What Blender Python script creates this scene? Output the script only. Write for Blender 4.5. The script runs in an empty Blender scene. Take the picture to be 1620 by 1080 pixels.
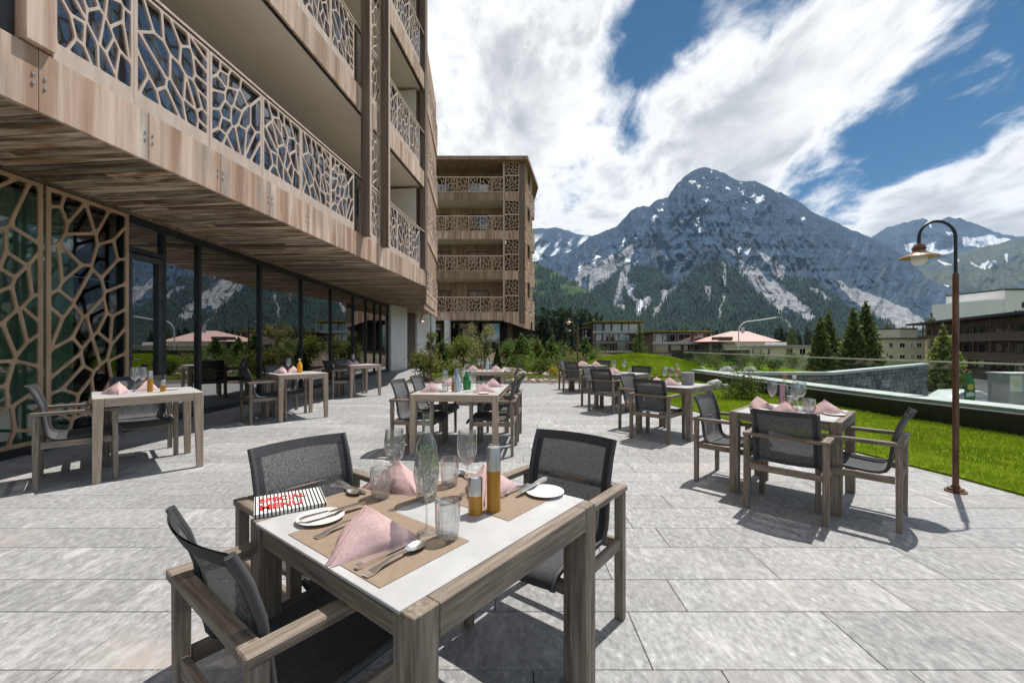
import bpy, bmesh, math, random
import numpy as np
from mathutils import Vector, Matrix
R = math.radians
rnd = random.Random(7)

# ------------------------------------------------------------------ camera, sky, sun, exposure
FPX, X0, YH, EYE = 670.0, 810.0, 545.5, 1.38      # focal length in photo pixels, principal column, horizon row, eye height
scene = bpy.context.scene
cam_d = bpy.data.cameras.new('camera'); cam = bpy.data.objects.new('camera', cam_d)
scene.collection.objects.link(cam)
cam.location = (0, 0, EYE); cam.rotation_euler = (R(90), 0, 0)
cam_d.sensor_fit = 'HORIZONTAL'; cam_d.sensor_width = 36.0; cam_d.lens = FPX / 1620 * 36
cam_d.shift_y = (YH - 540) / 1620
cam_d.clip_start = 0.05; cam_d.clip_end = 60000
scene.camera = cam
scene.render.engine = 'CYCLES'
scene.render.resolution_x, scene.render.resolution_y = 1024, 682
scene.cycles.use_denoising = True
scene.cycles.max_bounces = 8; scene.cycles.diffuse_bounces = 3; scene.cycles.glossy_bounces = 3
scene.cycles.transmission_bounces = 6; scene.cycles.transparent_max_bounces = 24; scene.cycles.volume_bounces = 0
scene.cycles.caustics_reflective = False; scene.cycles.caustics_refractive = False
scene.cycles.sample_clamp_indirect = 6.0
scene.view_settings.view_transform = 'Standard'; scene.view_settings.look = 'None'
scene.view_settings.gamma = 1.0; scene.view_settings.use_curve_mapping = False
scene.view_settings.exposure = 0.73

HAZE = 0.000055
SUN_EL, SUN_AZ = R(65.5), R(43)                    # azimuth measured from +Y towards +X
sun_d = bpy.data.lights.new('sun', 'SUN'); sun = bpy.data.objects.new('sun', sun_d)
scene.collection.objects.link(sun)
sun_d.energy = 3.2; sun_d.angle = R(0.5); sun_d.color = (1.0, 0.955, 0.89)
to_sun = Vector((math.cos(SUN_EL) * math.sin(SUN_AZ), math.cos(SUN_EL) * math.cos(SUN_AZ), math.sin(SUN_EL)))
sun.rotation_euler = to_sun.to_track_quat('Z', 'Y').to_euler()
sun.location = (20, 20, 60)

def at(px, py, d):
    return Vector(((px - X0) / FPX * d, d, EYE - (py - YH) / FPX * d))
def gp(px, py, z=0.0):
    d = (EYE - z) * FPX / (py - YH)
    return Vector(((px - X0) / FPX * d, d, z))

world = bpy.data.worlds.new('World'); scene.world = world; world.use_nodes = True
def build_world():
    nt = world.node_tree; nt.nodes.clear(); L = nt.links.new
    def n(t, **k):
        x = nt.nodes.new(t)
        for a, b in k.items(): setattr(x, a, b)
        return x
    out = n('ShaderNodeOutputWorld'); bg = n('ShaderNodeBackground'); bg.inputs['Strength'].default_value = 0.15
    sky = n('ShaderNodeTexSky', sky_type='NISHITA'); sky.sun_disc = False
    sky.sun_elevation = SUN_EL; sky.sun_rotation = SUN_AZ; sky.altitude = 1800
    sky.air_density = 1.0; sky.dust_density = 0.35; sky.ozone_density = 1.6
    tc = n('ShaderNodeTexCoord')
    nrm = n('ShaderNodeVectorMath', operation='NORMALIZE'); L(tc.outputs['Generated'], nrm.inputs[0])
    sep = n('ShaderNodeSeparateXYZ'); L(nrm.outputs[0], sep.inputs[0])
    def m(op, a, b=None, c=None):
        x = n('ShaderNodeMath', operation=op)
        for i, v in enumerate((a, b, c)):
            if v is None: continue
            if isinstance(v, (int, float)): x.inputs[i].default_value = v
            else: L(v, x.inputs[i])
        return x.outputs[0]
    zc = m('ADD', m('MAXIMUM', sep.outputs[2], 0.0), 0.22)
    comb = n('ShaderNodeCombineXYZ')
    L(m('DIVIDE', sep.outputs[0], zc), comb.inputs[0]); L(m('DIVIDE', sep.outputs[1], zc), comb.inputs[1])
    def noise(scale, detail, rough, dist=0.0, off=(0, 0, 0), stretch=(1, 1, 1), rot=0.0):
        mp = n('ShaderNodeMapping'); mp.inputs['Location'].default_value = off; mp.inputs['Scale'].default_value = stretch
        mp.inputs['Rotation'].default_value = (0, 0, rot)
        L(comb.outputs[0], mp.inputs[0])
        x = n('ShaderNodeTexNoise'); x.inputs['Scale'].default_value = scale; x.inputs['Detail'].default_value = detail
        x.inputs['Roughness'].default_value = rough; x.inputs['Distortion'].default_value = dist
        L(mp.outputs[0], x.inputs['Vector']); return x.outputs['Fac']
    big = noise(1.1, 5, 0.55, 0.3, (3.1, 1.7, 0), (1.0, 1.0, 1), R(-20))
    fine = noise(3.0, 10, 0.60, 0.35, (0.4, 7.3, 0), (1.25, 0.85, 1), R(-38))
    cov = m('ADD', m('MULTIPLY', m('SUBTRACT', big, 0.40), 0.8), m('ADD', m('MULTIPLY', m('SUBTRACT', fine, 0.5), 2.5), m('MULTIPLY', m('SUBTRACT', noise(7.5, 8, 0.6, 0.5, (2.2, 4.4, 0), (1.3, 0.85, 1), R(-38)), 0.5), 1.5)))
    # where the sky in view is closed and where it is open: (photo column, photo row, radius in degrees, weight)
    blobs = [(700, 60, 15, .26), (840, 60, 13, .22), (800, 220, 15, .26), (930, 280, 13, .26), (960, 70, 7, .10), (1150, 190, 9, .50), (1205, 140, 7, .30),
             (1290, 150, 9, .36), (1240, 260, 8, .30), (1400, 100, 9, .42), (1480, 60, 6, .34), (1090, 60, 4.5, .30), (1110, 120, 5, .22),
             (1050, 330, 9, .35), (1440, 290, 8, .42), (1560, 270, 8, .46), (1360, 320, 6, .30), (1610, 320, 6, .30),
             (1035, 130, 6.5, -.50), (1150, 50, 6.5, -.30), (1050, 40, 5, -.32), (1240, 40, 6, -.26), (1030, 230, 4, -.32), (930, 90, 4, -.22), (780, 330, 4, -.2), (1590, 60, 9, -.60), (1570, 170, 7, -.52), (1450, 200, 5, -.42),
             (1310, 290, 5, -.60), (1350, 240, 5.5, -.55), (1300, 30, 5, -.35), (1400, 220, 5, -.4)]
    acc = cov
    for px, py, rad, w in blobs:
        v = Vector((px - X0, FPX, YH - py)).normalized()
        dt = n('ShaderNodeVectorMath', operation='DOT_PRODUCT'); L(nrm.outputs[0], dt.inputs[0]); dt.inputs[1].default_value = v
        mr = n('ShaderNodeMapRange', interpolation_type='SMOOTHSTEP')
        mr.inputs['From Min'].default_value = math.cos(R(rad * 1.35)); mr.inputs['From Max'].default_value = math.cos(R(rad * 0.25))
        mr.inputs['To Min'].default_value = 0; mr.inputs['To Max'].default_value = w
        L(dt.outputs['Value'], mr.inputs['Value'])
        acc = m('ADD', acc, mr.outputs[0])
    mask = n('ShaderNodeMapRange', interpolation_type='SMOOTHSTEP')
    mask.inputs['From Min'].default_value = -0.22; mask.inputs['From Max'].default_value = 0.62
    L(acc, mask.inputs['Value'])
    thick = n('ShaderNodeMapRange', interpolation_type='SMOOTHSTEP')
    thick.inputs['From Min'].default_value = 0.10; thick.inputs['From Max'].default_value = 1.2
    L(acc, thick.inputs['Value'])
    shade = noise(2.1, 6, 0.55, 0.2, (5.5, 2.2, 0))
    sh = m('MULTIPLY', thick.outputs[0], m('ADD', m('MULTIPLY', m('SUBTRACT', shade, 0.5), 2.2), m('ADD', m('MULTIPLY', m('SUBTRACT', fine, 0.5), 1.5), 0.66)))
    ramp = n('ShaderNodeValToRGB')
    e = ramp.color_ramp.elements
    e[0].position = 0.0; e[0].color = (5.2, 5.15, 5.1, 1); e[1].position = 1.0; e[1].color = (2.35, 2.4, 2.5, 1)
    x = ramp.color_ramp.elements.new(0.30); x.color = (4.6, 4.58, 4.55, 1)
    L(sh, ramp.inputs[0])
    tint = n('ShaderNodeMix', data_type='RGBA', blend_type='MULTIPLY'); tint.inputs['Factor'].default_value = 1.0
    L(sky.outputs[0], tint.inputs['A']); tint.inputs['B'].default_value = (0.085, 0.235, 0.295, 1)
    mix = n('ShaderNodeMix', data_type='RGBA'); L(m('MULTIPLY', mask.outputs[0], 0.97), mix.inputs['Factor'])
    L(tint.outputs['Result'], mix.inputs['A']); L(ramp.outputs[0], mix.inputs['B'])
    L(mix.outputs['Result'], bg.inputs['Color']); L(bg.outputs[0], out.inputs['Surface'])
build_world()

# ------------------------------------------------------------------ helpers
COL = scene.collection
def tag(o, label=None, cat=None, group=None, kind=None):
    if label: o['label'] = label
    if cat: o['category'] = cat
    if group: o['group'] = group
    if kind: o['kind'] = kind
    return o
def empty(name, loc=(0, 0, 0), rz=0.0, parent=None):
    o = bpy.data.objects.new(name, None); COL.objects.link(o)
    o.location = loc; o.rotation_euler = (0, 0, rz); o.empty_display_size = 0.1
    if parent: o.parent = parent
    return o
def inst(name, mesh, loc=(0, 0, 0), rz=0.0, parent=None, scale=None):
    o = bpy.data.objects.new(name, mesh); COL.objects.link(o)
    o.location = loc; o.rotation_euler = (0, 0, rz)
    if scale is not None: o.scale = scale if hasattr(scale, '__len__') else (scale,) * 3
    if parent: o.parent = parent
    return o
def copy_tree(o, parent=None):
    c = o.copy(); COL.objects.link(c); c.parent = parent
    for ch in list(o.children): copy_tree(ch, c)
    return c

class MB:
    """collects faces, builds one mesh"""
    def __init__(s): s.v = []; s.f = []
    def add(s, vs, fs):
        b = len(s.v); s.v += [tuple(p) for p in vs]; s.f += [tuple(i + b for i in f) for f in fs]; return s
    def box(s, x0, x1, y0, y1, z0, z1, M=None):
        vs = [(x, y, z) for z in (z0, z1) for x, y in ((x0, y0), (x1, y0), (x1, y1), (x0, y1))]
        if M is not None: vs = [M @ Vector(p) for p in vs]
        return s.add(vs, [(0, 3, 2, 1), (4, 5, 6, 7), (0, 1, 5, 4), (1, 2, 6, 5), (2, 3, 7, 6), (3, 0, 4, 7)])
    def beam(s, p0, p1, w, h, up=(0, 0, 1), w1=None, h1=None):
        p0, p1 = Vector(p0), Vector(p1); d = (p1 - p0).normalized(); u = Vector(up)
        sx = d.cross(u)
        if sx.length < 1e-5: sx = d.cross(Vector((1, 0, 0)))
        sx.normalize(); uu = sx.cross(d)
        w1 = w if w1 is None else w1; h1 = h if h1 is None else h1
        vs = []
        for p, a, b in ((p0, w, h), (p1, w1, h1)):
            for i, j in ((-1, -1), (1, -1), (1, 1), (-1, 1)): vs.append(p + sx * i * a / 2 + uu * j * b / 2)
        return s.add(vs, [(0, 3, 2, 1), (4, 5, 6, 7), (0, 1, 5, 4), (1, 2, 6, 5), (2, 3, 7, 6), (3, 0, 4, 7)])
    def tube(s, pts, r, seg=8, caps=True):
        pts = [Vector(p) for p in pts]; n = len(pts); rr = r if hasattr(r, '__len__') else [r] * n
        vs, fs = [], []; prev = None
        for i, p in enumerate(pts):
            t = (pts[min(i + 1, n - 1)] - pts[max(i - 1, 0)]).normalized()
            if prev is None:
                a = t.cross(Vector((0, 0, 1)))
                if a.length < 1e-4: a = t.cross(Vector((1, 0, 0)))
            else: a = prev - t * prev.dot(t)
            a.normalize(); prev = a; b = t.cross(a)
            for k in range(seg):
                an = 2 * math.pi * k / seg; vs.append(p + (a * math.cos(an) + b * math.sin(an)) * rr[i])
        for i in range(n - 1):
            for k in range(seg):
                k2 = (k + 1) % seg; fs.append((i * seg + k, i * seg + k2, (i + 1) * seg + k2, (i + 1) * seg + k))
        if caps: fs.append(tuple(range(seg))[::-1]); fs.append(tuple((n - 1) * seg + k for k in range(seg)))
        return s.add(vs, fs)
    def lathe(s, prof, seg=24, c=(0, 0, 0), caps=True):
        vs, fs = [], []
        for r, z in prof:
            for k in range(seg):
                a = 2 * math.pi * k / seg; vs.append((c[0] + r * math.cos(a), c[1] + r * math.sin(a), c[2] + z))
        for i in range(len(prof) - 1):
            for k in range(seg):
                k2 = (k + 1) % seg; fs.append((i * seg + k, i * seg + k2, (i + 1) * seg + k2, (i + 1) * seg + k))
        if caps:
            if prof[0][0] > 1e-4: fs.append(tuple(range(seg))[::-1])
            if prof[-1][0] > 1e-4: fs.append(tuple((len(prof) - 1) * seg + k for k in range(seg)))
        return s.add(vs, fs)
    def prism(s, poly, z0, z1):
        n = len(poly)
        vs = [(x, y, z0) for x, y in poly] + [(x, y, z1) for x, y in poly]
        return s.add(vs, [tuple(range(n))[::-1], tuple(range(n, 2 * n))] + [(i, (i + 1) % n, n + (i + 1) % n, n + i) for i in range(n)])
    def mesh(s, name, mat, bevel=0, smooth=False, seg=1):
        me = bpy.data.meshes.new(name); me.from_pydata(s.v, [], s.f)
        bm = bmesh.new(); bm.from_mesh(me)
        if smooth or bevel: bmesh.ops.remove_doubles(bm, verts=bm.verts, dist=1e-6)
        bmesh.ops.recalc_face_normals(bm, faces=bm.faces)
        if bevel:
            bmesh.ops.bevel(bm, geom=[e for e in bm.edges if len(e.link_faces) == 2 and e.calc_face_angle(0) > 0.5], offset=bevel, segments=seg, affect='EDGES', clamp_overlap=True)
        bm.to_mesh(me); bm.free()
        if smooth:
            me.polygons.foreach_set('use_smooth', [True] * len(me.polygons))
            if smooth is not True: me.set_sharp_from_angle(angle=R(smooth))
        if mat: me.materials.append(mat)
        me.update(); return me
    def build(s, name, mat, parent=None, bevel=0, smooth=False, loc=(0, 0, 0), rz=0.0):
        return inst(name, s.mesh(name, mat, bevel, smooth), loc, rz, parent)

def np_mesh(name, verts, faces, mat, smooth=False, colors=None):
    """fast mesh from numpy arrays, faces all of one size"""
    verts = np.asarray(verts, np.float32); faces = np.asarray(faces, np.int32); k = faces.shape[1]
    me = bpy.data.meshes.new(name)
    me.vertices.add(len(verts)); me.vertices.foreach_set('co', verts.ravel())
    me.loops.add(faces.size); me.loops.foreach_set('vertex_index', faces.ravel())
    me.polygons.add(len(faces)); me.polygons.foreach_set('loop_start', np.arange(0, faces.size, k, dtype=np.int32))
    me.polygons.foreach_set('loop_total', np.full(len(faces), k, np.int32))
    if smooth: me.polygons.foreach_set('use_smooth', np.ones(len(faces), bool))
    if colors is not None:
        a = me.color_attributes.new('Col', 'FLOAT_COLOR', 'POINT')
        c = np.ones((len(verts), 4), np.float32); c[:, :3] = colors; a.data.foreach_set('color', c.ravel())
    me.update(calc_edges=True); me.validate()
    if mat: me.materials.append(mat)
    return me

def vnoise(x, y, seed=0):
    """value noise on numpy arrays, 0..1"""
    xi = np.floor(x).astype(np.int64); yi = np.floor(y).astype(np.int64); xf = x - xi; yf = y - yi
    def h(a, b):
        n = (a * 374761393 + b * 668265263 + seed * 974711) & 0x7fffffff
        n = ((n ^ (n >> 13)) * 1274126177) & 0x7fffffff
        n = (n ^ (n >> 16)) & 0xffff
        return n / 65535.0
    u = xf * xf * (3 - 2 * xf); v = yf * yf * (3 - 2 * yf)
    return (h(xi, yi) * (1 - u) + h(xi + 1, yi) * u) * (1 - v) + (h(xi, yi + 1) * (1 - u) + h(xi + 1, yi + 1) * u) * v
def fbm(x, y, octv=5, seed=0, gain=0.5):
    s = 0; a = 0.5; t = 0
    for i in range(octv):
        s = s + a * vnoise(x * 2 ** i, y * 2 ** i, seed + i * 17); t += a; a *= gain
    return s / t
def ridged(x, y, octv=5, seed=0):
    s = 0; a = 0.5; t = 0
    for i in range(octv):
        s = s + a * (1 - np.abs(2 * vnoise(x * 2 ** i, y * 2 ** i, seed + i * 31) - 1)); t += a; a *= 0.52
    return s / t

# ------------------------------------------------------------------ materials
M = {}
def mk(name, c1, c2, scale=8, stretch=(1, 1, 1), rough=0.6, bump=0.15, bscale=60, bstretch=None, detail=6, lo=0.35, hi=0.65, c3=None,
       rvar=0.0, metal=0.0, spec=0.4, coord='Object', attr=False, alpha=1.0, trans_noise=None, sheen=0, c3mask=None, bdist=0.01, offs=True, grime=None, transl=0.0, rot=0.0, grime2=None):
    m = bpy.data.materials.new(name); m.use_nodes = True; nt = m.node_tree; L = nt.links.new
    def n(t, **k):
        x = nt.nodes.new(t)
        for a, b in k.items(): setattr(x, a, b)
        return x
    p = nt.nodes['Principled BSDF']
    tc = n('ShaderNodeTexCoord'); src = tc.outputs[coord]
    oi = n('ShaderNodeObjectInfo')
    if offs:
        cx = n('ShaderNodeCombineXYZ')
        mm = n('ShaderNodeMath', operation='MULTIPLY'); L(oi.outputs['Random'], mm.inputs[0]); mm.inputs[1].default_value = 37.0
        for i in range(3): L(mm.outputs[0], cx.inputs[i])
        va = n('ShaderNodeVectorMath', operation='ADD'); L(src, va.inputs[0]); L(cx.outputs[0], va.inputs[1]); src = va.outputs[0]
    def nz(sc, st, det, rg=0.55, dist=0.0, ro=0.0):
        mp = n('ShaderNodeMapping'); mp.inputs['Rotation'].default_value = (0, 0, ro); mp.inputs['Scale'].default_value = st; L(src, mp.inputs[0])
        x = n('ShaderNodeTexNoise'); x.inputs['Scale'].default_value = sc; x.inputs['Detail'].default_value = det
        x.inputs['Roughness'].default_value = rg; x.inputs['Distortion'].default_value = dist
        L(mp.outputs[0], x.inputs['Vector']); return x.outputs['Fac']
    f = nz(scale, stretch, detail, 0.6, 0.2, rot)
    r = n('ShaderNodeValToRGB'); e = r.color_ramp.elements
    e[0].position = lo; e[0].color = (*c1, 1); e[1].position = hi; e[1].color = (*c2, 1)
    if c3: x = r.color_ramp.elements.new(min(hi + 0.12, 1)); x.color = (*c3, 1)
    L(f, r.inputs[0]); col = r.outputs[0]
    if attr:
        at_ = n('ShaderNodeAttribute', attribute_name='Col')
        mx = n('ShaderNodeMix', data_type='RGBA', blend_type='MULTIPLY'); mx.inputs['Factor'].default_value = 1
        L(at_.outputs['Color'], mx.inputs['A']); L(col, mx.inputs['B']); col = mx.outputs['Result']
    for grime in (grime, grime2):       # a second, larger layer of wear of another colour: (colour, scale, lo, hi, stretch)
        if not grime: continue
        g = nz(grime[1], grime[4], 7, 0.6, 0.3, rot)
        gm = n('ShaderNodeMapRange'); gm.inputs['From Min'].default_value = grime[2]; gm.inputs['From Max'].default_value = grime[3]; L(g, gm.inputs['Value'])
        mx = n('ShaderNodeMix', data_type='RGBA'); L(gm.outputs[0], mx.inputs['Factor']); L(col, mx.inputs['A']); mx.inputs['B'].default_value = (*grime[0], 1); col = mx.outputs['Result']
    if rvar:
        hs = n('ShaderNodeHueSaturation'); mr = n('ShaderNodeMapRange'); mr.inputs['To Min'].default_value = 1 - rvar; mr.inputs['To Max'].default_value = 1 + rvar
        L(oi.outputs['Random'], mr.inputs['Value']); L(mr.outputs[0], hs.inputs['Value']); L(col, hs.inputs['Color']); col = hs.outputs[0]
    L(col, p.inputs['Base Color'])
    p.inputs['Roughness'].default_value = rough; p.inputs['Metallic'].default_value = metal; p.inputs['Specular IOR Level'].default_value = spec
    if bump:
        b = n('ShaderNodeBump'); b.inputs['Strength'].default_value = bump; b.inputs['Distance'].default_value = bdist
        L(nz(bscale, bstretch or stretch, 5), b.inputs['Height']); L(b.outputs[0], p.inputs['Normal'])
    if alpha < 1:
        tr = n('ShaderNodeBsdfTransparent'); ms = n('ShaderNodeMixShader'); ms.inputs[0].default_value = alpha
        L(tr.outputs[0], ms.inputs[1]); L(p.outputs[0], ms.inputs[2]); L(ms.outputs[0], nt.nodes['Material Output'].inputs['Surface'])
    if transl:      # leaves pass some light on
        tl = n('ShaderNodeBsdfTranslucent'); L(col, tl.inputs[0]); ms = n('ShaderNodeMixShader'); ms.inputs[0].default_value = transl
        L(p.outputs[0], ms.inputs[1]); L(tl.outputs[0], ms.inputs[2]); L(ms.outputs[0], nt.nodes['Material Output'].inputs['Surface'])
    M[name] = m; return m
def glassmat(name, tint=(0.97, 0.98, 0.98), base=0.04, gain=0.75, ior=1.5, rough=0.02, bump=0.0, bscale=40, bstretch=(1, 1, 1), milk=None, blend=None):
    """clear sheet: transparent with a fresnel reflection"""
    m = bpy.data.materials.new(name); m.use_nodes = True; nt = m.node_tree; L = nt.links.new
    for x in list(nt.nodes):
        if x.type == 'BSDF_PRINCIPLED': nt.nodes.remove(x)
    n = nt.nodes.new
    t = n('ShaderNodeBsdfTransparent'); t.inputs[0].default_value = (*tint, 1)
    g = n('ShaderNodeBsdfGlossy'); g.inputs['Roughness'].default_value = rough
    lw = n('ShaderNodeLayerWeight'); lw.inputs['Blend'].default_value = 0.5
    pw = n('ShaderNodeMath'); pw.operation = 'POWER'; L(lw.outputs['Facing'], pw.inputs[0]); pw.inputs[1].default_value = blend or 3.2
    mr = n('ShaderNodeMapRange'); mr.inputs['To Min'].default_value = base; mr.inputs['To Max'].default_value = gain
    L(pw.outputs[0], mr.inputs['Value'])
    ms = n('ShaderNodeMixShader'); L(mr.outputs[0], ms.inputs[0]); L(t.outputs[0], ms.inputs[1]); L(g.outputs[0], ms.inputs[2])
    last = ms.outputs[0]
    if bump:
        tc = n('ShaderNodeTexCoord'); mp = n('ShaderNodeMapping'); mp.inputs['Scale'].default_value = bstretch; L(tc.outputs['Object'], mp.inputs[0])
        w = n('ShaderNodeTexNoise'); w.inputs['Scale'].default_value = bscale; w.inputs['Detail'].default_value = 2; L(mp.outputs[0], w.inputs['Vector'])
        b = n('ShaderNodeBump'); b.inputs['Strength'].default_value = bump; b.inputs['Distance'].default_value = 0.01; L(w.outputs['Fac'], b.inputs['Height'])
        L(b.outputs[0], g.inputs['Normal']); L(b.outputs[0], lw.inputs['Normal'])
    if milk:
        d = n('ShaderNodeBsdfDiffuse'); d.inputs[0].default_value = (*milk[1], 1)
        m2 = n('ShaderNodeMixShader'); m2.inputs[0].default_value = milk[0]; L(last, m2.inputs[1]); L(d.outputs[0], m2.inputs[2]); last = m2.outputs[0]
    L(last, nt.nodes['Material Output'].inputs['Surface'])
    M[name] = m; return m

# wood
for ax, st in (('x', (1, 14, 14)), ('y', (14, 1, 14)), ('z', (14, 14, 1))):
    mk('teak_' + ax, (.110, .085, .065), (.335, .275, .218), 4.5, st, 0.7, 0.25, 14, None, 8, .3, .7, rvar=.1, bdist=.004)
    mk('teak_light_' + ax, (.33, .245, .175), (.54, .435, .34), 4.5, st, 0.7, 0.2, 14, None, 8, .3, .7, rvar=.08, bdist=.004)
mk('fascia_wood', (.41, .25, .17), (.75, .56, .445), 1.7, (2.6, 2.6, .10), 0.75, 0.3, 9, (6, 6, .3), 10, .38, .60, c3=(.76, .65, .56), rvar=.06, grime2=((.34, .285, .245), 1.5, .56, .72, (2.2, 2.2, .22)), grime=((.35, .205, .13), 1.1, .50, .66, (3.0, 3.0, .35)))
mk('lattice_wood', (.54, .41, .335), (.70, .565, .485), 3, (3, 3, .8), 0.7, 0.15, 30, None, 6, .3, .7, rvar=.05)
mk('lattice_far', (.60, .42, .29), (.80, .61, .45), 3, (1, 1, .5), 0.75, 0.1, 30, None, 6, .3, .7)
mk('screen_wood', (.36, .225, .13), (.56, .385, .25), 3, (2, 2, .4), 0.65, 0.15, 30, None, 6, .3, .7)
mk('pillar_wood', (.12, .085, .062), (.29, .215, .165), 2.5, (4, 4, .15), 0.75, 0.2, 14, None, 8, .3, .7)
mk('plank_wood', (.10, .062, .036), (.54, .43, .325), 3.0, (.7, 4, 4), 0.8, 0.5, 8, (.6, 9, 9), 10, .37, .62, c3=(.66, .56, .45), rvar=.55, grime=((.20, .105, .04), 1.6, .54, .66, (.5, 2.5, 1)))
mk('dark_wood', (.05, .032, .022), (.15, .095, .065), 2.5, (3, 3, .3), 0.75, 0.2, 14, None, 6, .3, .7, rvar=.15)
mk('wing_wood', (.22, .138, .09), (.48, .335, .24), 2.0, (1.2, 1.2, .10), 0.8, 0.2, 14, None, 6, .3, .7, rvar=.12)
mk('plaster', (.80, .71, .635), (.85, .765, .69), 1.2, (1, 1, 1), 0.9, 0.05, 40)
mk('white_render', (.76, .74, .71), (.84, .82, .79), 1.5, (1, 1, 1), 0.9, 0.08, 40)
mk('black_metal', (.012, .013, .015), (.024, .025, .028), 10, (1, 1, 1), 0.4, 0, spec=.5)
mk('dark_metal', (.035, .036, .04), (.06, .06, .065), 10, (1, 1, 1), 0.45, 0)
mk('steel', (.48, .47, .46), (.62, .61, .60), 6, (1, 1, .1), 0.42, 0, metal=1)
mk('silver', (.82, .80, .78), (.90, .89, .87), 6, (1, 1, 1), 0.24, 0, metal=1)
mk('bolt_metal', (.5, .5, .5), (.6, .6, .6), 6, (1, 1, 1), 0.35, 0, metal=1)
mk('copper', (.085, .040, .024), (.20, .105, .065), 6, (1, 1, .5), 0.42, 0.05, metal=.55)
mk('copper_light', (.33, .20, .14), (.48, .32, .24), 6, (1, 1, 1), 0.4, 0.05, metal=.5)
mk('globe', (.80, .76, .66), (.84, .80, .70), 3, (1, 1, 1), 0.3, 0)
# stone
mk('slab', (.245, .245, .246), (.385, .384, .381), 26.0, (1.35, .8, 1), 0.72, 0.6, 120, (1, 1, 1), 15, .36, .60, c3=(.555, .552, .548), rvar=.11, bdist=.006, grime=((.42, .375, .35), 1.3, .54, .80, (1, 1, 1)), rot=R(38), grime2=((.54, .535, .53), 4.5, .56, .74, (2.4, .7, 1)))
mk('joint', (.12, .118, .115), (.19, .185, .18), 20, (1, 1, 1), 0.95, 0.1)
mk('concrete', (.52, .53, .52), (.66, .67, .66), 3, (1, 1, 1), 0.85, 0.12, 50)
mk('concrete_dark', (.10, .10, .10), (.16, .16, .16), 3, (1, 1, 1), 0.85, 0.12, 50)
mk('wall_stone', (.10, .105, .11), (.27, .275, .28), 2.2, (1, 1, 1), 0.9, 0.4, 20, rvar=.35)
mk('rock', (.26, .245, .23), (.62, .60, .57), 3, (1, 1, 1), 0.9, 0.6, 14, None, 8, .35, .65, bdist=.03, rvar=.15)
mk('rock_pink', (.33, .25, .20), (.58, .47, .40), 3, (1, 1, 1), 0.9, 0.6, 14, None, 8, .35, .65, bdist=.03)
mk('soil', (.075, .055, .038), (.20, .165, .125), 5, (1, 1, 1), 0.95, 0.6, 25, None, 8, .35, .7, c3=(.34, .31, .28), bdist=.04)
mk('valley', (.055, .075, .025), (.15, .17, .06), .05, (1, 1, 1), 0.95, 0.1, 1)
mk('asphalt', (.045, .045, .047), (.075, .075, .078), 3, (1, 1, 1), 0.9, 0.1, 80)
mk('turf', (.085, .135, .006), (.17, .245, .012), 6, (1, 1, 1), 0.95, 0.3, 60, spec=.05)
mk('grass', (.165, .240, .010), (.34, .445, .026), 1.1, (1, 1, 1), 0.8, 0, offs=False, attr=True, spec=.08, transl=.3)
mk('foliage', (.75, .75, .75), (1.6, 1.6, 1.35), 2.0, (1, 1, 1), 0.6, 0, attr=True, transl=.42, spec=.25)
mk('bark', (.05, .038, .028), (.13, .10, .078), 8, (1, 1, .3), 0.9, 0.4, 30)
mk('mountain', (.62, .63, .66), (1.25, 1.23, 1.20), .016, (1, 1, 1.6), 0.95, 1.0, .035, (1, 1, 1.2), 12, .36, .64, attr=True, bdist=22.0, offs=False, spec=.1)
mk('far_trees', (.6, .6, .6), (1.3, 1.3, 1.2), .03, (1, 1, 1), 0.9, 0, attr=True, offs=False, spec=.1)
# table ware and cloth
mk('table_stone', (.40, .40, .395), (.58, .58, .575), 4, (1, 1, 1), 0.45, 0.04, 60, None, 8, .3, .7)
mk('sling', (.028, .029, .031), (.20, .20, .205), 260, (1, 1, .10), 0.75, 0.3, 300, None, 3, .36, .66, alpha=.92, bdist=.003)
mk('sling_seat', (.045, .046, .049), (.090, .092, .096), 260, (1, .12, 1), 0.8, 0.3, 300, None, 3, .36, .66, bdist=.003)
mk('sling_hem', (.032, .033, .036), (.058, .059, .063), 150, (1, 1, 1), 0.8, 0.3, 300, bdist=.002)
mk('alu_frame', (.065, .065, .067), (.09, .09, .092), 10, (1, 1, 1), 0.6, 0)
mk('napkin', (.56, .375, .37), (.66, .465, .455), 120, (1, 1, 1), 0.9, 0.35, 260, None, 3, bdist=.002)
mk('placemat', (.265, .195, .14), (.305, .228, .165), 40, (1, 1, 1), 0.75, 0.08, 200, bdist=.002)
mk('porcelain', (.74, .72, .68), (.82, .80, .77), 6, (1, 1, 1), 0.25, 0.05, 20)
mk('amber', (.34, .155, .018), (.52, .26, .03), 30, (1, 1, .15), 0.25, 0.05, 40, None, 5, .3, .7)
mk('orange_juice', (.75, .33, .01), (.85, .42, .015), 6, (1, 1, 1), 0.25, 0)
mk('herb', (.05, .11, .02), (.24, .32, .10), 30, (1, 1, 1), 0.7, 0)
mk('cork', (.35, .20, .10), (.48, .30, .17), 30, (1, 1, 1), 0.8, 0.1)
mk('red_ink', (.62, .02, .025), (.66, .035, .04), 6, (1, 1, 1), 0.6, 0)
mk('black_ink', (.015, .015, .015), (.02, .02, .02), 6, (1, 1, 1), 0.5, 0)
mk('paper', (.74, .74, .70), (.80, .80, .76), 6, (1, 1, 1), 0.7, 0)
mk('pink_card', (.55, .30, .36), (.62, .36, .42), 6, (1, 1, 1), 0.6, 0)
mk('blue_card', (.42, .50, .60), (.55, .62, .72), 6, (1, 1, 1), 0.5, 0)
mk('slate_card', (.12, .13, .17), (.20, .21, .26), 6, (1, 1, 1), 0.5, 0)
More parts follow.
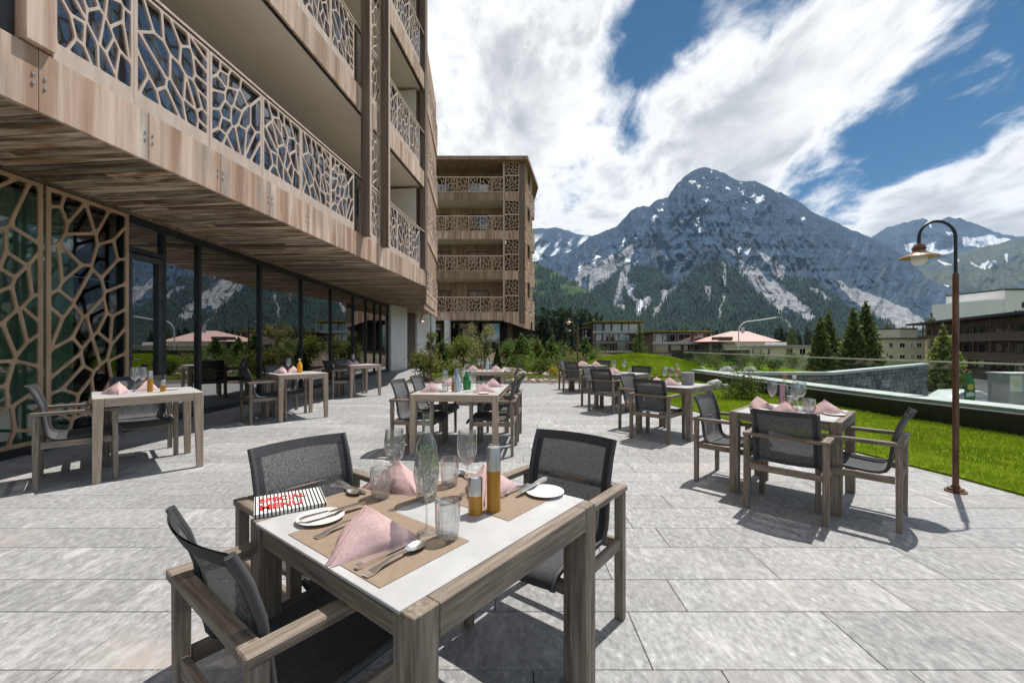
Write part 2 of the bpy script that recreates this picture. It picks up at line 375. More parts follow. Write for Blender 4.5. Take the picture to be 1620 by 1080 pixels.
mk('curtain', (.10, .21, .13), (.19, .33, .22), 3, (1, 1, .2), 0.85, 0.05, 30)
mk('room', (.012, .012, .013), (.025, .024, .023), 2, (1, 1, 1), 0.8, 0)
mk('green_glass_body', (.015, .17, .045), (.03, .28, .08), 12, (1, 1, 1), 0.15, 0)
# buildings beyond
mk('cream_wall', (.70, .62, .43), (.78, .71, .52), 1, (1, 1, 1), 0.9, 0.05, 20)
mk('far_white', (.86, .83, .78), (.89, .86, .82), .4, (1, 1, 1), 0.9, 0.05, 20)
mk('far_brown', (.13, .075, .05), (.24, .145, .10), 1, (1, 1, .3), 0.85, 0.05, 20)
mk('far_dark', (.03, .028, .026), (.06, .055, .05), 1, (1, 1, 1), 0.8, 0)
mk('far_grey', (.40, .40, .40), (.54, .54, .54), 1, (1, 1, 1), 0.9, 0)
mk('pink_roof', (.60, .36, .32), (.70, .46, .42), 1.5, (1, 6, 1), 0.8, 0.2, 6)
mk('green_roof', (.20, .20, .02), (.34, .32, .04), .6, (1, 1, 1), 0.95, 0.4, 6)
mk('car_white', (.72, .72, .72), (.76, .76, .76), 2, (1, 1, 1), 0.2, 0)
mk('rubber', (.015, .015, .015), (.025, .025, .025), 2, (1, 1, 1), 0.8, 0)
mk('flag_green', (.02, .20, .05), (.03, .26, .07), 2, (1, 1, 1), 0.7, 0)
mk('flag_yellow', (.75, .55, .02), (.8, .6, .03), 2, (1, 1, 1), 0.7, 0)
mk('poster_blue', (.05, .18, .5), (.08, .25, .6), 2, (1, 1, 1), 0.6, 0)
glassmat('clear_glass', (.955, .962, .965),   .10, .95, rough=.02, blend=1.5, milk=(.03, (.9, .92, .94)))
glassmat('bottle_glass', (.95, .968, .95), .05, .9, blend=2.2, milk=(.02, (.9, .95, .9)))
glassmat('pane_clear', (.85, .88, .87), .08, .8, rough=.003, bump=.03, bscale=.5)
glassmat('pane', (.38, .42, .43), .46, .97, rough=.003, bump=.03, bscale=.5)
glassmat('balcony_pane', (.25, .29, .33), .30, .95, rough=.02, bump=.22, bscale=1.6, bstretch=(1, 1, .35))
glassmat('rail_glass', (.90, .955, .935), .05, .6, rough=.005)
glassmat('balustrade_glass', (.22, .24, .27), .30, .9, rough=.10, bump=.30, bscale=1.4, bstretch=(1, 1, .4), milk=(.22, (.36, .36, .39)))
glassmat('far_pane', (.12, .13, .14), .22, .8, rough=.05)
glassmat('rose_glass', (.95, .52, .38), .04, .8)

# ------------------------------------------------------------------ ground, terrace, lawn
g = MB().box(-30000, 30000, -3000, 30000, -4.0, -3.2)
tag(g.build('ground', M['valley']), kind='structure')
ter = MB().prism([(-7.6, -4), (9.4, -4), (8.4, 4), (7.6, 6), (7.2, 8), (7.0, 17.6), (9.5, 21), (10.6, 27), (10, 47), (-8.5, 47), (-8.5, 20)], -3.19, -0.012)
terrace = tag(ter.build('terrace', M['joint']), kind='structure')
EDGE = [(4.80, 1.2), (4.70, 3.6), (4.62, 4.4), (4.52, 4.85), (3.80, 8.7), (3.12, 13.3), (3.0, 15.3)]      # where paving meets lawn
def edge_x(y):
    for (xa, ya), (xb, yb) in zip(EDGE, EDGE[1:]):
        if ya <= y <= yb: return xa + (xb - xa) * (y - ya) / (yb - ya)
    return EDGE[0][0] if y < EDGE[0][1] else EDGE[-1][0]
slab_meshes = {}
def slab_mesh(l, w):
    k = (round(l, 2), round(w, 2))
    if k not in slab_meshes:
        slab_meshes[k] = MB().box(-l / 2 + .002, l / 2 - .002, -w / 2 + .0022, w / 2 - .0022, -.03, 0).mesh('paving_slab', M['slab'], bevel=.0025)
    return slab_meshes[k]
slabs = []
y = .804; wide = False; r2 = random.Random(11)
while y < 33:
    w = 0.394 if wide else 0.302
    x = -7.3 + r2.uniform(-.9, 0)
    xr = (edge_x(y + w / 2) + .45) if y < 15.25 else -4.0 - .085 * (y - 15.3)
    while x < xr:
        l = r2.choice([.80, 1.0, 1.0, 1.2, 1.2, 1.5])
        if abs((x + l / 2)) - l / 2 < 1.24 * (y + w) + 2.2: slabs.append((x + l / 2, y + w / 2, l, w))
        x += l
    y += w; wide = not wide
slabs.sort(key=lambda s: s[1] + (0 if s[1] > 1.7 and abs(s[0]) - s[2] / 2 < 1.22 * (s[1] + s[3]) else 100))
for x, y, l, w in slabs[:300]:
    inst('paving_slab', slab_mesh(l, w), (x, y, r2.uniform(-.0012, 0)), 0, terrace)
far = MB()
for x, y, l, w in slabs[300:]:
    far.box(x - l / 2 + .003, x + l / 2 - .003, y - w / 2 + .003, y + w / 2 - .003, -.011, r2.uniform(-.0012, 0))
tag(far.build('paving', M['slab'], terrace), kind='stuff')

LAWN = EDGE + [(3.2, 15.9), (4.0, 17.4), (6.9, 17.5), (7.02, 12), (7.08, 10), (7.22, 8), (7.62, 6), (8.4, 4), (9.3, 1.2)]
lawn = MB().prism(LAWN, -.01, .022)
def mound_h(x, y):
    r = ((x - 6.75) / 3.1) ** 2 + ((y - 22.6) / 4.6) ** 2
    return .86 * max(0.0, 1 - r) ** .75
md, gridn = MB(), 40
idx = {}
for j in range(gridn + 1):
    for i in range(gridn + 1):
        rr = j / gridn; a = 2 * math.pi * i / gridn
        x, y = 6.75 + 3.1 * rr * math.cos(a), 22.6 + 4.6 * rr * math.sin(a)
        md.v.append((x, y, mound_h(x, y) + .03)); idx[i, j] = len(md.v) - 1
for j in range(gridn):
    for i in range(gridn): md.f.append((idx[i, j], idx[i + 1, j], idx[i + 1, j + 1], idx[i, j + 1]))
tag(lawn.build('lawn', M['turf']), kind='structure')
tag(md.build('lawn_mound', M['turf'], smooth=True), kind='structure')

# planting bed: uneven soil behind the terrace
def bed_h(x, y):
    return .05 + .22 * float(fbm(np.array([x * .7]), np.array([y * .7]), 3, 5)[0]) + .035 * max(0, y - 20) * (1 if x < 3 else .4)
bd = MB(); nx, ny = 60, 70
for j in range(ny + 1):
    yy = 15.3 + 30 * j / ny; xl = -3.95 - .085 * (yy - 15.3); xrr = 3.2 + (yy - 15.3) * .9 if yy < 22 else 10.0
    for i in range(nx + 1):
        xx = xl + (xrr - xl) * i / nx; e = min(1, i / 2, (nx - i) / 2, j / 1.5)
        bd.v.append((xx, yy, -.02 + (bed_h(xx, yy) + .02) * (.15 + .85 * e)))
for j in range(ny):
    for i in range(nx):
        a = j * (nx + 1) + i; bd.f.append((a, a + 1, a + nx + 2, a + nx + 1))
tag(bd.build('planting_bed', M['soil'], smooth=True), kind='structure')

# grass blades: one mass
def inside(poly, X, Y):
    ins = np.zeros(X.shape, bool); n = len(poly)
    for i in range(n):
        x1, y1 = poly[i]; x2, y2 = poly[(i + 1) % n]
        c = ((y1 > Y) != (y2 > Y)) & (X < (x2 - x1) * (Y - y1) / (y2 - y1 + 1e-12) + x1)
        ins ^= c
    return ins
def grass():
    rg = np.random.default_rng(3)
    def blades(X, Y, Z, h, w):
        n = len(X); a = rg.uniform(0, 2 * np.pi, n); hh = h * rg.uniform(.55, 1.25, n); ww = w * rg.uniform(.7, 1.3, n)
        lx, ly = rg.normal(0, .45, n) * hh, rg.normal(0, .45, n) * hh
        p0 = np.stack([X - np.cos(a) * ww / 2, Y - np.sin(a) * ww / 2, Z], 1); p1 = np.stack([X + np.cos(a) * ww / 2, Y + np.sin(a) * ww / 2, Z], 1)
        p2 = np.stack([X + lx, Y + ly, Z + hh], 1)
        patch = .50 + .42 * fbm(X * 1.3, Y * 1.3, 3, 9) + .50 * fbm(X * .35, Y * .5, 3, 19)
        c = np.stack([rg.uniform(.75, 1.2, n), rg.uniform(.85, 1.15, n), rg.uniform(.6, 1.3, n)], 1) * patch[:, None]
        return np.stack([p0, p1, p2], 1).reshape(-1, 3), np.repeat(c, 3, 0)
    V, C = [], []
    X = rg.uniform(3, 9.3, 260000); Y = 1.2 + rg.uniform(0, 1, 260000) ** 1.25 * 16.3
    k = inside(LAWN, X, Y) & (np.abs(X) < 1.26 * Y + 2.5); v, c = blades(X[k], Y[k], np.full(k.sum(), .02), .045, .007); V.append(v); C.append(c)
    X = rg.uniform(3.6, 9.9, 70000); Y = rg.uniform(18, 27.2, 70000); r = ((X - 6.75) / 3.1) ** 2 + ((Y - 22.6) / 4.6) ** 2
    k = r < 1; Z = .86 * np.maximum(0, 1 - r[k]) ** .75 + .025
    v, c = blades(X[k], Y[k], Z, .07, .016); V.append(v); C.append(c)
    # turf patches in the planting bed
    X = rg.uniform(-3.3, 3.4, 60000); Y = rg.uniform(15.9, 20, 60000)
    k = (fbm(X * .8, Y * .9, 3, 21) > .52)
    Z = np.full(k.sum(), .10); v, c = blades(X[k], Y[k], Z, .10, .014); V.append(v); C.append(c * .95)
    V = np.concatenate(V); C = np.concatenate(C)
    me = np_mesh('grass', V, np.arange(len(V)).reshape(-1, 3), M['grass'], colors=C)
    tag(inst('grass', me), 'short bright green grass of the lawn strip and mound', 'grass', kind='stuff')
grass()

# ------------------------------------------------------------------ lattice panels (irregular cell pattern, real holes)
def clip(poly, a, b, c):
    out = []
    for i in range(len(poly)):
        p, q = poly[i], poly[(i + 1) % len(poly)]
        dp, dq = a * p[0] + b * p[1] - c, a * q[0] + b * q[1] - c
        if dp <= 0: out.append(p)
        if (dp < 0 < dq) or (dq < 0 < dp):
            t = dp / (dp - dq); out.append((p[0] + (q[0] - p[0]) * t, p[1] + (q[1] - p[1]) * t))
    return out
def voronoi(w, h, n, seed, ax=1.0, gap=.40):
    r = random.Random(seed); pts = []
    for _ in range(4000):
        p = (r.uniform(0, w), r.uniform(0, h))
        if all(((p[0] - q[0]) * ax) ** 2 + (p[1] - q[1]) ** 2 > gap * w * h / n for q in pts): pts.append(p)
        if len(pts) >= n: break
    cells = []
    for i, p in enumerate(pts):
        poly = [(0, 0), (w, 0), (w, h), (0, h)]
        for j, q in enumerate(pts):
            if i == j: continue
            cz = .62; bz = .34 * (1 if seed % 2 else -1)      # slanted metric: long cells leaning one way
            Q = lambda t: ax * t[0] ** 2 + 2 * bz * t[0] * t[1] + cz * t[1] ** 2
            dx, dy = q[0] - p[0], q[1] - p[1]; a, b = ax * dx + bz * dy, bz * dx + cz * dy; c = (Q(q) - Q(p)) / 2
            poly = clip(poly, a, b, c)
            if len(poly) < 3: break
        if len(poly) >= 3:
            clean = []
            for q in poly:
                if not clean or math.dist(q, clean[-1]) > 1e-4: clean.append(q)
            if math.dist(clean[0], clean[-1]) < 1e-4: clean.pop()
            if len(clean) >= 3: cells.append(clean)
    return cells
def lattice_mesh(name, w, h, n, seed, strut, depth, mat, b_side, b_bot, b_top, ax=1.0):
    """panel in the local YZ plane: y 0..w, z 0..h, thickness along x from -depth to 0; each cell is a hole with its own walls"""
    mb = MB(); iw, ih = w - 2 * b_side, h - b_bot - b_top
    def P(p, x): return (x, p[0], p[1])
    for cell in voronoi(iw, ih, n, seed, ax):
        cell = [(p[0] + b_side, p[1] + b_bot) for p in cell]; m = len(cell)
        ins = cell[:]
        area = sum(cell[i][0] * cell[(i + 1) % m][1] - cell[(i + 1) % m][0] * cell[i][1] for i in range(m))
        if area < 0: cell = cell[::-1]; ins = cell[:]
        ok = True; offs = []
        for i in range(m):
            p, q = cell[i], cell[(i + 1) % m]; dx, dy = q[0] - p[0], q[1] - p[1]; l = math.hypot(dx, dy) or 1e-6
            edge = (abs(p[0] - b_side) < 1e-4 and abs(q[0] - b_side) < 1e-4) or (abs(p[0] - w + b_side) < 1e-4 and abs(q[0] - w + b_side) < 1e-4) or \
                   (abs(p[1] - b_bot) < 1e-4 and abs(q[1] - b_bot) < 1e-4) or (abs(p[1] - h + b_top) < 1e-4 and abs(q[1] - h + b_top) < 1e-4)
            o = 0.001 if edge else strut / 2
            nx_, ny_ = dy / l, -dx / l
            ins = clip(ins, nx_, ny_, nx_ * p[0] + ny_ * p[1] - o)
            if len(ins) < 3: ok = False; break
        if ok:
            c2 = []
            for q in ins:
                if not c2 or math.dist(q, c2[-1]) > 2e-3: c2.append(q)
            if len(c2) > 2 and math.dist(c2[0], c2[-1]) < 2e-3: c2.pop()
            ok = len(c2) >= 3
        if not ok:
            mb.add([P(p, 0) for p in cell] + [P(p, -depth) for p in cell], [tuple(range(m)), tuple(range(m, 2 * m))[::-1]]); continue
        hole = []                                  # rounded hole outline
        k = len(c2)
        for i in range(k):
            p, q = c2[i], c2[(i + 1) % k]
            hole += [(p[0] * .9 + q[0] * .1, p[1] * .9 + q[1] * .1), (p[0] * .1 + q[0] * .9, p[1] * .1 + q[1] * .9)]
        # fan the ring: match every hole point and cell corner by angle round the centre
        cx, cy = sum(p[0] for p in hole) / len(hole), sum(p[1] for p in hole) / len(hole)
        angs = sorted(set([round(math.atan2(p[1] - cy, p[0] - cx), 5) for p in hole] + [round(math.atan2(p[1] - cy, p[0] - cx), 5) for p in cell]))
        def hit(poly, a):
            d = (math.cos(a), math.sin(a)); best = None
            for i in range(len(poly)):
                p, q = poly[i], poly[(i + 1) % len(poly)]
                ex, ey = q[0] - p[0], q[1] - p[1]; den = d[0] * ey - d[1] * ex
                if abs(den) < 1e-12: continue
                t = ((p[0] - cx) * ey - (p[1] - cy) * ex) / den; u = ((p[0] - cx) * d[1] - (p[1] - cy) * d[0]) / den
                if t > 0 and -1e-6 <= u <= 1 + 1e-6 and (best is None or t > best): best = t
            best = best or 0; return (cx + d[0] * best, cy + d[1] * best)
        o_, i_ = [hit(cell, a) for a in angs], [hit(hole, a) for a in angs]; na = len(angs)
        mb.add([P(p, 0) for p in o_] + [P(p, 0) for p in i_] + [P(p, -depth) for p in o_] + [P(p, -depth) for p in i_],
               [f for i in range(na) for j in [(i + 1) % na] for f in ((i, j, na + j, na + i), (2 * na + j, 2 * na + i, 3 * na + i, 3 * na + j), (na + i, na + j, 3 * na + j, 3 * na + i))])
    # border
    for y0, y1, z0, z1 in ((0, b_side, 0, h), (w - b_side, w, 0, h), (b_side, w - b_side, 0, b_bot), (b_side, w - b_side, h - b_top, h)):
        mb.box(-depth, 0, y0, y1, z0, z1)
    me = bpy.data.meshes.new(name); me.from_pydata(mb.v, [], mb.f); me.materials.append(mat); me.update()
    return me

# ------------------------------------------------------------------ main building
FX0, FT = -4.704, 0.1017
_l = math.hypot(1, FT); TT = Vector((FT / _l, 1 / _l, 0)); NN = Vector((1 / _l, -FT / _l, 0)); TH = -math.atan(FT)
def FB(s, x, z): return Vector((FX0, 0, 0)) + TT * s + NN * x + Vector((0, 0, z))
MF = Matrix.Translation((FX0, 0, 0)) @ Matrix.Rotation(TH, 4, 'Z')      # local x = outward, y = along the front
def fbox(s0, s1, x0, x1, z0, z1, mb=None):
    return (mb or MB()).box(x0, x1, s0, s1, z0, z1, MF)
def GX(d): return -6.15 - .02 * (d - 5)                                   # glass wall line on the ground floor
ZF = [3.504 + 3.534 * k for k in range(5)]
main = tag(empty('hotel_building', (-6, 10, 0)), 'timber clad hotel with lattice balconies over a long dark glass front', 'building')
main.location = (0, 0, 0)
SEND = 15.55; S_P1, S_P2 = 10.40, 11.56
# upper walls and slabs
for k in range(4):
    z = ZF[k]
    sl = fbox(-6, SEND, -2.6, -.06, z + .07, z + .52).build('balcony_slab', M['plaster'], main)
    if k: fbox(-6, SEND, -.135, -.05, z + .02, z + .065).build('shadow_gap', M['black_metal'], sl)
    s = -5.59
    while s < SEND - .2:
        e = min(s + 1.052, SEND)
        if e > 2.4:
            p = fbox(s + .003, e - .003, -.045, 0, z, z + .56).build('fascia_panel', M['fascia_wood'], sl, bevel=.002)
        if e > 2.4 and k == 0 and s < 9:
            for ds in (-.045, .045):
                for dz in (.235, .32):
                    c = FB(s + ds + .003, 0.0, z + dz)
                    bolt = MB().lathe([(.014, 0), (.014, .006), (.009, .012), (0.0005, .013)], 8)
                    me = bolt.mesh('bolt', M['bolt_metal'], smooth=40)
                    o = inst('bolt', me, c, 0, sl); o.rotation_euler = (R(90), 0, R(90) + TH)
        s = e
    # balcony back wall: glass with dark frames
    wl = fbox(-6, SEND, -2.62, -2.50, z + .53, z + 3.52).build('balcony_wall', M['dark_metal'], main)
    s = 3.0
    while s < SEND - .5:
        fbox(s + .05, s + 1.65, -2.495, -2.48, z + .62, z + 3.40).build('balcony_pane', M['balcony_pane'], wl)
        fbox(s - .05, s + .045, -2.50, -2.44, z + .53, z + 3.50).build('window_frame', M['black_metal'], wl)
        s += 1.72
    # railing, glass behind the lattice
    fbox(4.0, S_P1 - .1, -.098, -.09, z + .60, z + 1.88).build('railing_glass', M['balustrade_glass'], main)
    fbox(S_P2 + .1, SEND - .25, -.098, -.09, z + .60, z + 1.88).build('railing_glass', M['balustrade_glass'], main)
    hr = fbox(3.99, SEND - .25, -.085, .006, z + 1.925, z + 1.957).build('balustrade', M['lattice_wood'], main)
    fbox(3.99, SEND - .25, -.06, -.02, z + 1.895, z + 1.923).build('rail_gap', M['black_metal'], hr)
pan_meshes = [lattice_mesh('lattice_panel', 1.036, 1.33, 22, sd, .029, .024, M['lattice_wood'], .040, .165, .03, 1.25) for sd in (3, 8, 15)]
pan_side = [lattice_mesh('lattice_panel', .50, 1.33, 10, sd, .042, .04, M['lattice_wood'], .03, .165, .03, 1.25) for sd in (4, 9)]
tall = lattice_mesh('lattice_panel', 1.03, 1.56, 22, 22, .029, .024, M['lattice_wood'], .035, .03, .03, 1.25)
posts_d = [3.99, 4.739, 5.76, 6.80, 7.83, 8.87, 9.90]
S_P1, S_P2 = 10.40, 11.56
for k in range(4):
    z = ZF[k] + .562
    ends = [(3.995 + 1.0525 * i - .28 * (i > 0), ) for i in range(1)]
    seg = []
    seg.append((3.995, 4.757, 2)); s = 4.762
    while s + 1.036 < S_P1 + .35: seg.append((s, s + 1.036, 0)); s += 1.044
    s = S_P2 + .10
    while s + 1.036 < SEND - .1: seg.append((s, s + 1.036, 0)); s += 1.044
    seg.append((S_P1 + .09, S_P2 - .09, 1))
    rails = [o for o in main.children if o.name.startswith('balustrade')][k]
    for i, (a, b, typ) in enumerate(seg):
        me = pan_meshes[(i * 2 + k) % 3]
        sc = (b - a) / 1.036
        o = inst('lattice_panel', me, FB(a, -.004, z), TH, rails); o.scale = (1, sc, 1)
    o = inst('lattice_panel', tall, FB(S_P1 + .09, -.004, ZF[k] + 1.962), TH, rails); o.scale = (1, (S_P2 - S_P1 - .18) / 1.03, 1)
for s in (S_P1, S_P2):
    fbox(s - .055, s + .055, -.02, .20, 4.02, 17.4).build('column', M['pillar_wood'], main, bevel=.004)
    fbox(s - .050, s + .050, .202, .212, 4.03, 17.39).build('column_board', M['lattice_wood'], main)
# wood wall at the near end of the balconies, with a projecting post
for k in range(4):
    fbox(-6, 3.72, -.30, -.25, ZF[k] + .56, ZF[k] + 3.53).build('wall', M['fascia_wood'], main)
fbox(3.75, 3.97, -.22, .055, ZF[0] + .585, 17.4).build('post', M['fascia_wood'], main, bevel=.003)
fbox(3.64, 3.745, -.245, -.06, ZF[0] + .565, 17.4).build('post', M['dark_metal'], main)
# far corner
fbox(SEND - .22, SEND - .01, -.16, .03, ZF[0] + .56, 17.4).build('corner_post', M['pillar_wood'], main, bevel=.004)
fbox(SEND + .01, SEND + .09, -2.6, .02, ZF[0] + .02, 17.4).build('wall', M['wing_wood'], main)
for k in range(4):
    fbox(SEND - 1.6, SEND - .25, -2.47, -2.40, ZF[k] + .55, ZF[k] + 2.5).build('balcony_door', M['screen_wood'], main)
    fbox(SEND - .30, SEND - .23, -2.45, -.30, ZF[k] + .55, ZF[k] + 3.50).build('partition', M['plaster'], main)
fbox(-6, SEND + .1, -9, .25, 17.45, 17.8).build('roof', M['wing_wood'], main)  # unseen slab above the top floor, added only for its shade
# the wing beyond the corner
wing = MB().prism([(-4.50, 21.7), (-5.12, 28.6), (-9.5, 29.5), (-9.5, 19), (-4.1, 19)], 3.52, 17.6).build('wing_wall', M['wing_wood'], main)
for k in range(4):
    MB().prism([(-4.46, 21.6), (-5.06, 28.7), (-5.2, 28.7), (-4.6, 21.6)], ZF[k] - .02 - (.25 if k == 0 else 0), ZF[k] + .62).build('fascia_panel', M['fascia_wood'], wing)
    for q in range(4):
        a, b = .06 + q * .235, .06 + (q + 1) * .235 - .01
        pa = Vector((-4.44, 21.6, 0)).lerp(Vector((-5.04, 28.7, 0)), a)
        o = inst('lattice_panel', pan_meshes[q % 3], pa + Vector((0, 0, ZF[k] + .63)), math.atan2(7.1, -.6) - R(90), wing); o.scale = (1, 1.55, 1)
# soffit: boards across from the fascia to the glass
sof = MB().prism([FB(-6, -.05, 0).to_2d()[:], FB(SEND, -.05, 0).to_2d()[:], (-4.45, 21.7), (-5.0, 28), (-8.2, 28), (-8.2, -6)], ZF[0] + .045, ZF[0] + .06).build('soffit', M['dark_wood'], main)
pm = MB().box(-1, 0, -.073, .073, 0, .022).mesh('soffit_plank', M['plank_wood'], bevel=.004)
s = 2.6; r3 = random.Random(5)
while s < 26.5:
    d = s * TT.y
    if s < SEND - .1: x_out = -.05
    elif d < 21.7: x_out = (Vector((-3.13, 15.5)).lerp(Vector((-4.45, 21.7)), (d - 15.5) / 6.2) - FB(s, 0, 0).to_2d()).x
    else: x_out = (Vector((-4.45, 21.7)).lerp(Vector((-5.0, 28)), (d - 21.7) / 6.3) - FB(s, 0, 0).to_2d()).x
    a = FB(s, x_out, 0); x_in = (GX(d) - FB(s, 0, 0).x) - .05
    L_ = x_out - x_in
    cut = r3.uniform(.3, .7) if r3.random() < .45 else None
    zz = ZF[0] + .004 + r3.uniform(0, .006)
    if cut is None: inst('soffit_plank', pm, FB(s, x_out, zz), TH, sof, (L_, 1, 1))
    else:
        inst('soffit_plank', pm, FB(s, x_out, zz), TH, sof, (L_ * cut - .004, 1, 1))
        inst('soffit_plank', pm, FB(s, x_out - L_ * cut, zz + .002), TH, sof, (L_ * (1 - cut), 1, 1))
    s += .158
MB().beam((GX(2) + .02, 2, ZF[0] - .015), (GX(22.4) + .02, 22.4, ZF[0] - .015), .16, .05).build('soffit_trim', M['pillar_wood'], main)
# ground floor glass wall
gw = empty('window_wall', (0, 0, 0), 0, main)
def gl(d, off=0.0, z=0.0): return Vector((GX(d) + off, d, z))
MB().beam(gl(2.0, 0, .06), gl(22.2, 0, .06), .14, .12).build('sill', M['black_metal'], gw)
MB().beam(gl(6.70, 0, ZF[0] - .105), gl(22.2, 0, ZF[0] - .105), .12, .13).build('head', M['black_metal'], gw)
mull = [6.72, 7.50, 8.38, 10.49, 12.64, 14.80, 17.0, 18.55, 19.8, 20.8, 22.1]
for d in mull:
    w = .075
    MB().box(GX(d) - .06, GX(d) + .05, d - w / 2, d + w / 2, .12, ZF[0] - .17).build('mullion', M['black_metal'], gw)
def pane(d0, d1, z0, z1, name='pane'):
    a, b = gl(d0), gl(d1); mb = MB()
    mb.add([(a.x, a.y, z0), (b.x, b.y, z0), (b.x, b.y, z1), (a.x, a.y, z1), (a.x - .012, a.y, z0), (b.x - .012, b.y, z0), (b.x - .012, b.y, z1), (a.x - .012, a.y, z1)],
           [(0, 1, 2, 3), (7, 6, 5, 4), (0, 4, 5, 1), (1, 5, 6, 2), (2, 6, 7, 3), (3, 7, 4, 0)])
    return mb
for a, b in list(zip(mull, mull[1:]))[1:]:
    pane(a + .04, b - .04, .125, ZF[0] - .175).build('pane', M['pane'], gw)
pane(mull[0] + .04, mull[1] - .04, 2.98, ZF[0] - .175).build('pane', M['pane'], gw)
MB().beam(gl(6.76, 0, 2.93), gl(7.46, 0, 2.93), .11, .08).build('transom', M['black_metal'], gw)
dr = MB()
for (a, b, z0, z1) in ((6.775, 6.865, .13, 2.87), (7.37, 7.455, .13, 2.87), (6.868, 7.367, 2.78, 2.87), (6.868, 7.367, .13, .24)):
    dr.box(GX(7) - .05, GX(7) + .04, a, b, z0, z1)
door = dr.build('door', M['dark_metal'], gw)
pane(6.87, 7.365, .245, 2.775).build('door_pane', M['pane'], door)
MB().tube([(GX(7) + .04, 6.83, 1.15), (GX(7) + .09, 6.83, 1.15), (GX(7) + .09, 6.95, 1.15)], .009).build('door_handle', M['steel'], door)
pane(2.2, 6.68, .125, ZF[0] - .06).build('pane', M['pane_clear'], gw)
for d0, d1 in ((5.46, 6.66), (4.22, 5.42), (2.98, 4.18)):
    sc_ = lattice_mesh('lattice_screen', d1 - d0, 3.30, 38, int(d0 * 10), .040, .022, M['screen_wood'], .055, .05, .05, 1.3)
    o = inst('lattice_screen', sc_, gl(d0, .16, .13), math.atan(.02), main)
    for zz in (.3, 3.2): MB().box(GX(d0) + .002, GX(d0) + .112, d0 + .3, d0 + .36, zz, zz + .04).build('screen_bracket', M['black_metal'], main)
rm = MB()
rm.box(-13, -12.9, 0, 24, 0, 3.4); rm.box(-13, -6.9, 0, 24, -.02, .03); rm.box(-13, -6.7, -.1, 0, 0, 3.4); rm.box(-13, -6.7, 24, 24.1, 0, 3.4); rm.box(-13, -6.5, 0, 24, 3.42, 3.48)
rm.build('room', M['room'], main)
# end walls under the far part of the soffit
def wallseg(p, q, z0, z1, th, mat, name='wall'):
    return MB().beam((p[0], p[1], (z0 + z1) / 2), (q[0], q[1], (z0 + z1) / 2), th, z1 - z0).build(name, mat, main)
wallseg((-6.44, 22.25), (-6.10, 24.3), 0, 3.5, .2, M['white_render'])
wallseg((-6.06, 24.5), (-5.98, 26.0), 0, 3.3, .1, M['dark_wood'], 'lattice_door')
wallseg((-5.95, 26.2), (-5.9, 27.6), 0, 3.5, .2, M['white_render'])
wallseg((-6.2, 29.2), (-5.42, 29.8), 0, 3.4, .2, M['white_render'])

# green curtain behind the lattice screens
cu = MB(); n_ = 150
for i in range(n_ + 1):
    d = 2.3 + 3.95 * i / n_; o_ = .035 * math.sin(i * .9) + .02 * math.sin(i * .37 + 1)
    cu.v += [(GX(d) - .30 + o_, d, .05), (GX(d) - .30 + o_ * .8, d, 3.40)]
for i in range(n_): cu.f.append((2 * i, 2 * i + 2, 2 * i + 3, 2 * i + 1))
tag(cu.build('curtain', M['curtain'], smooth=True), 'dark green pleated curtain hanging behind the tall lattice screens', 'curtain')

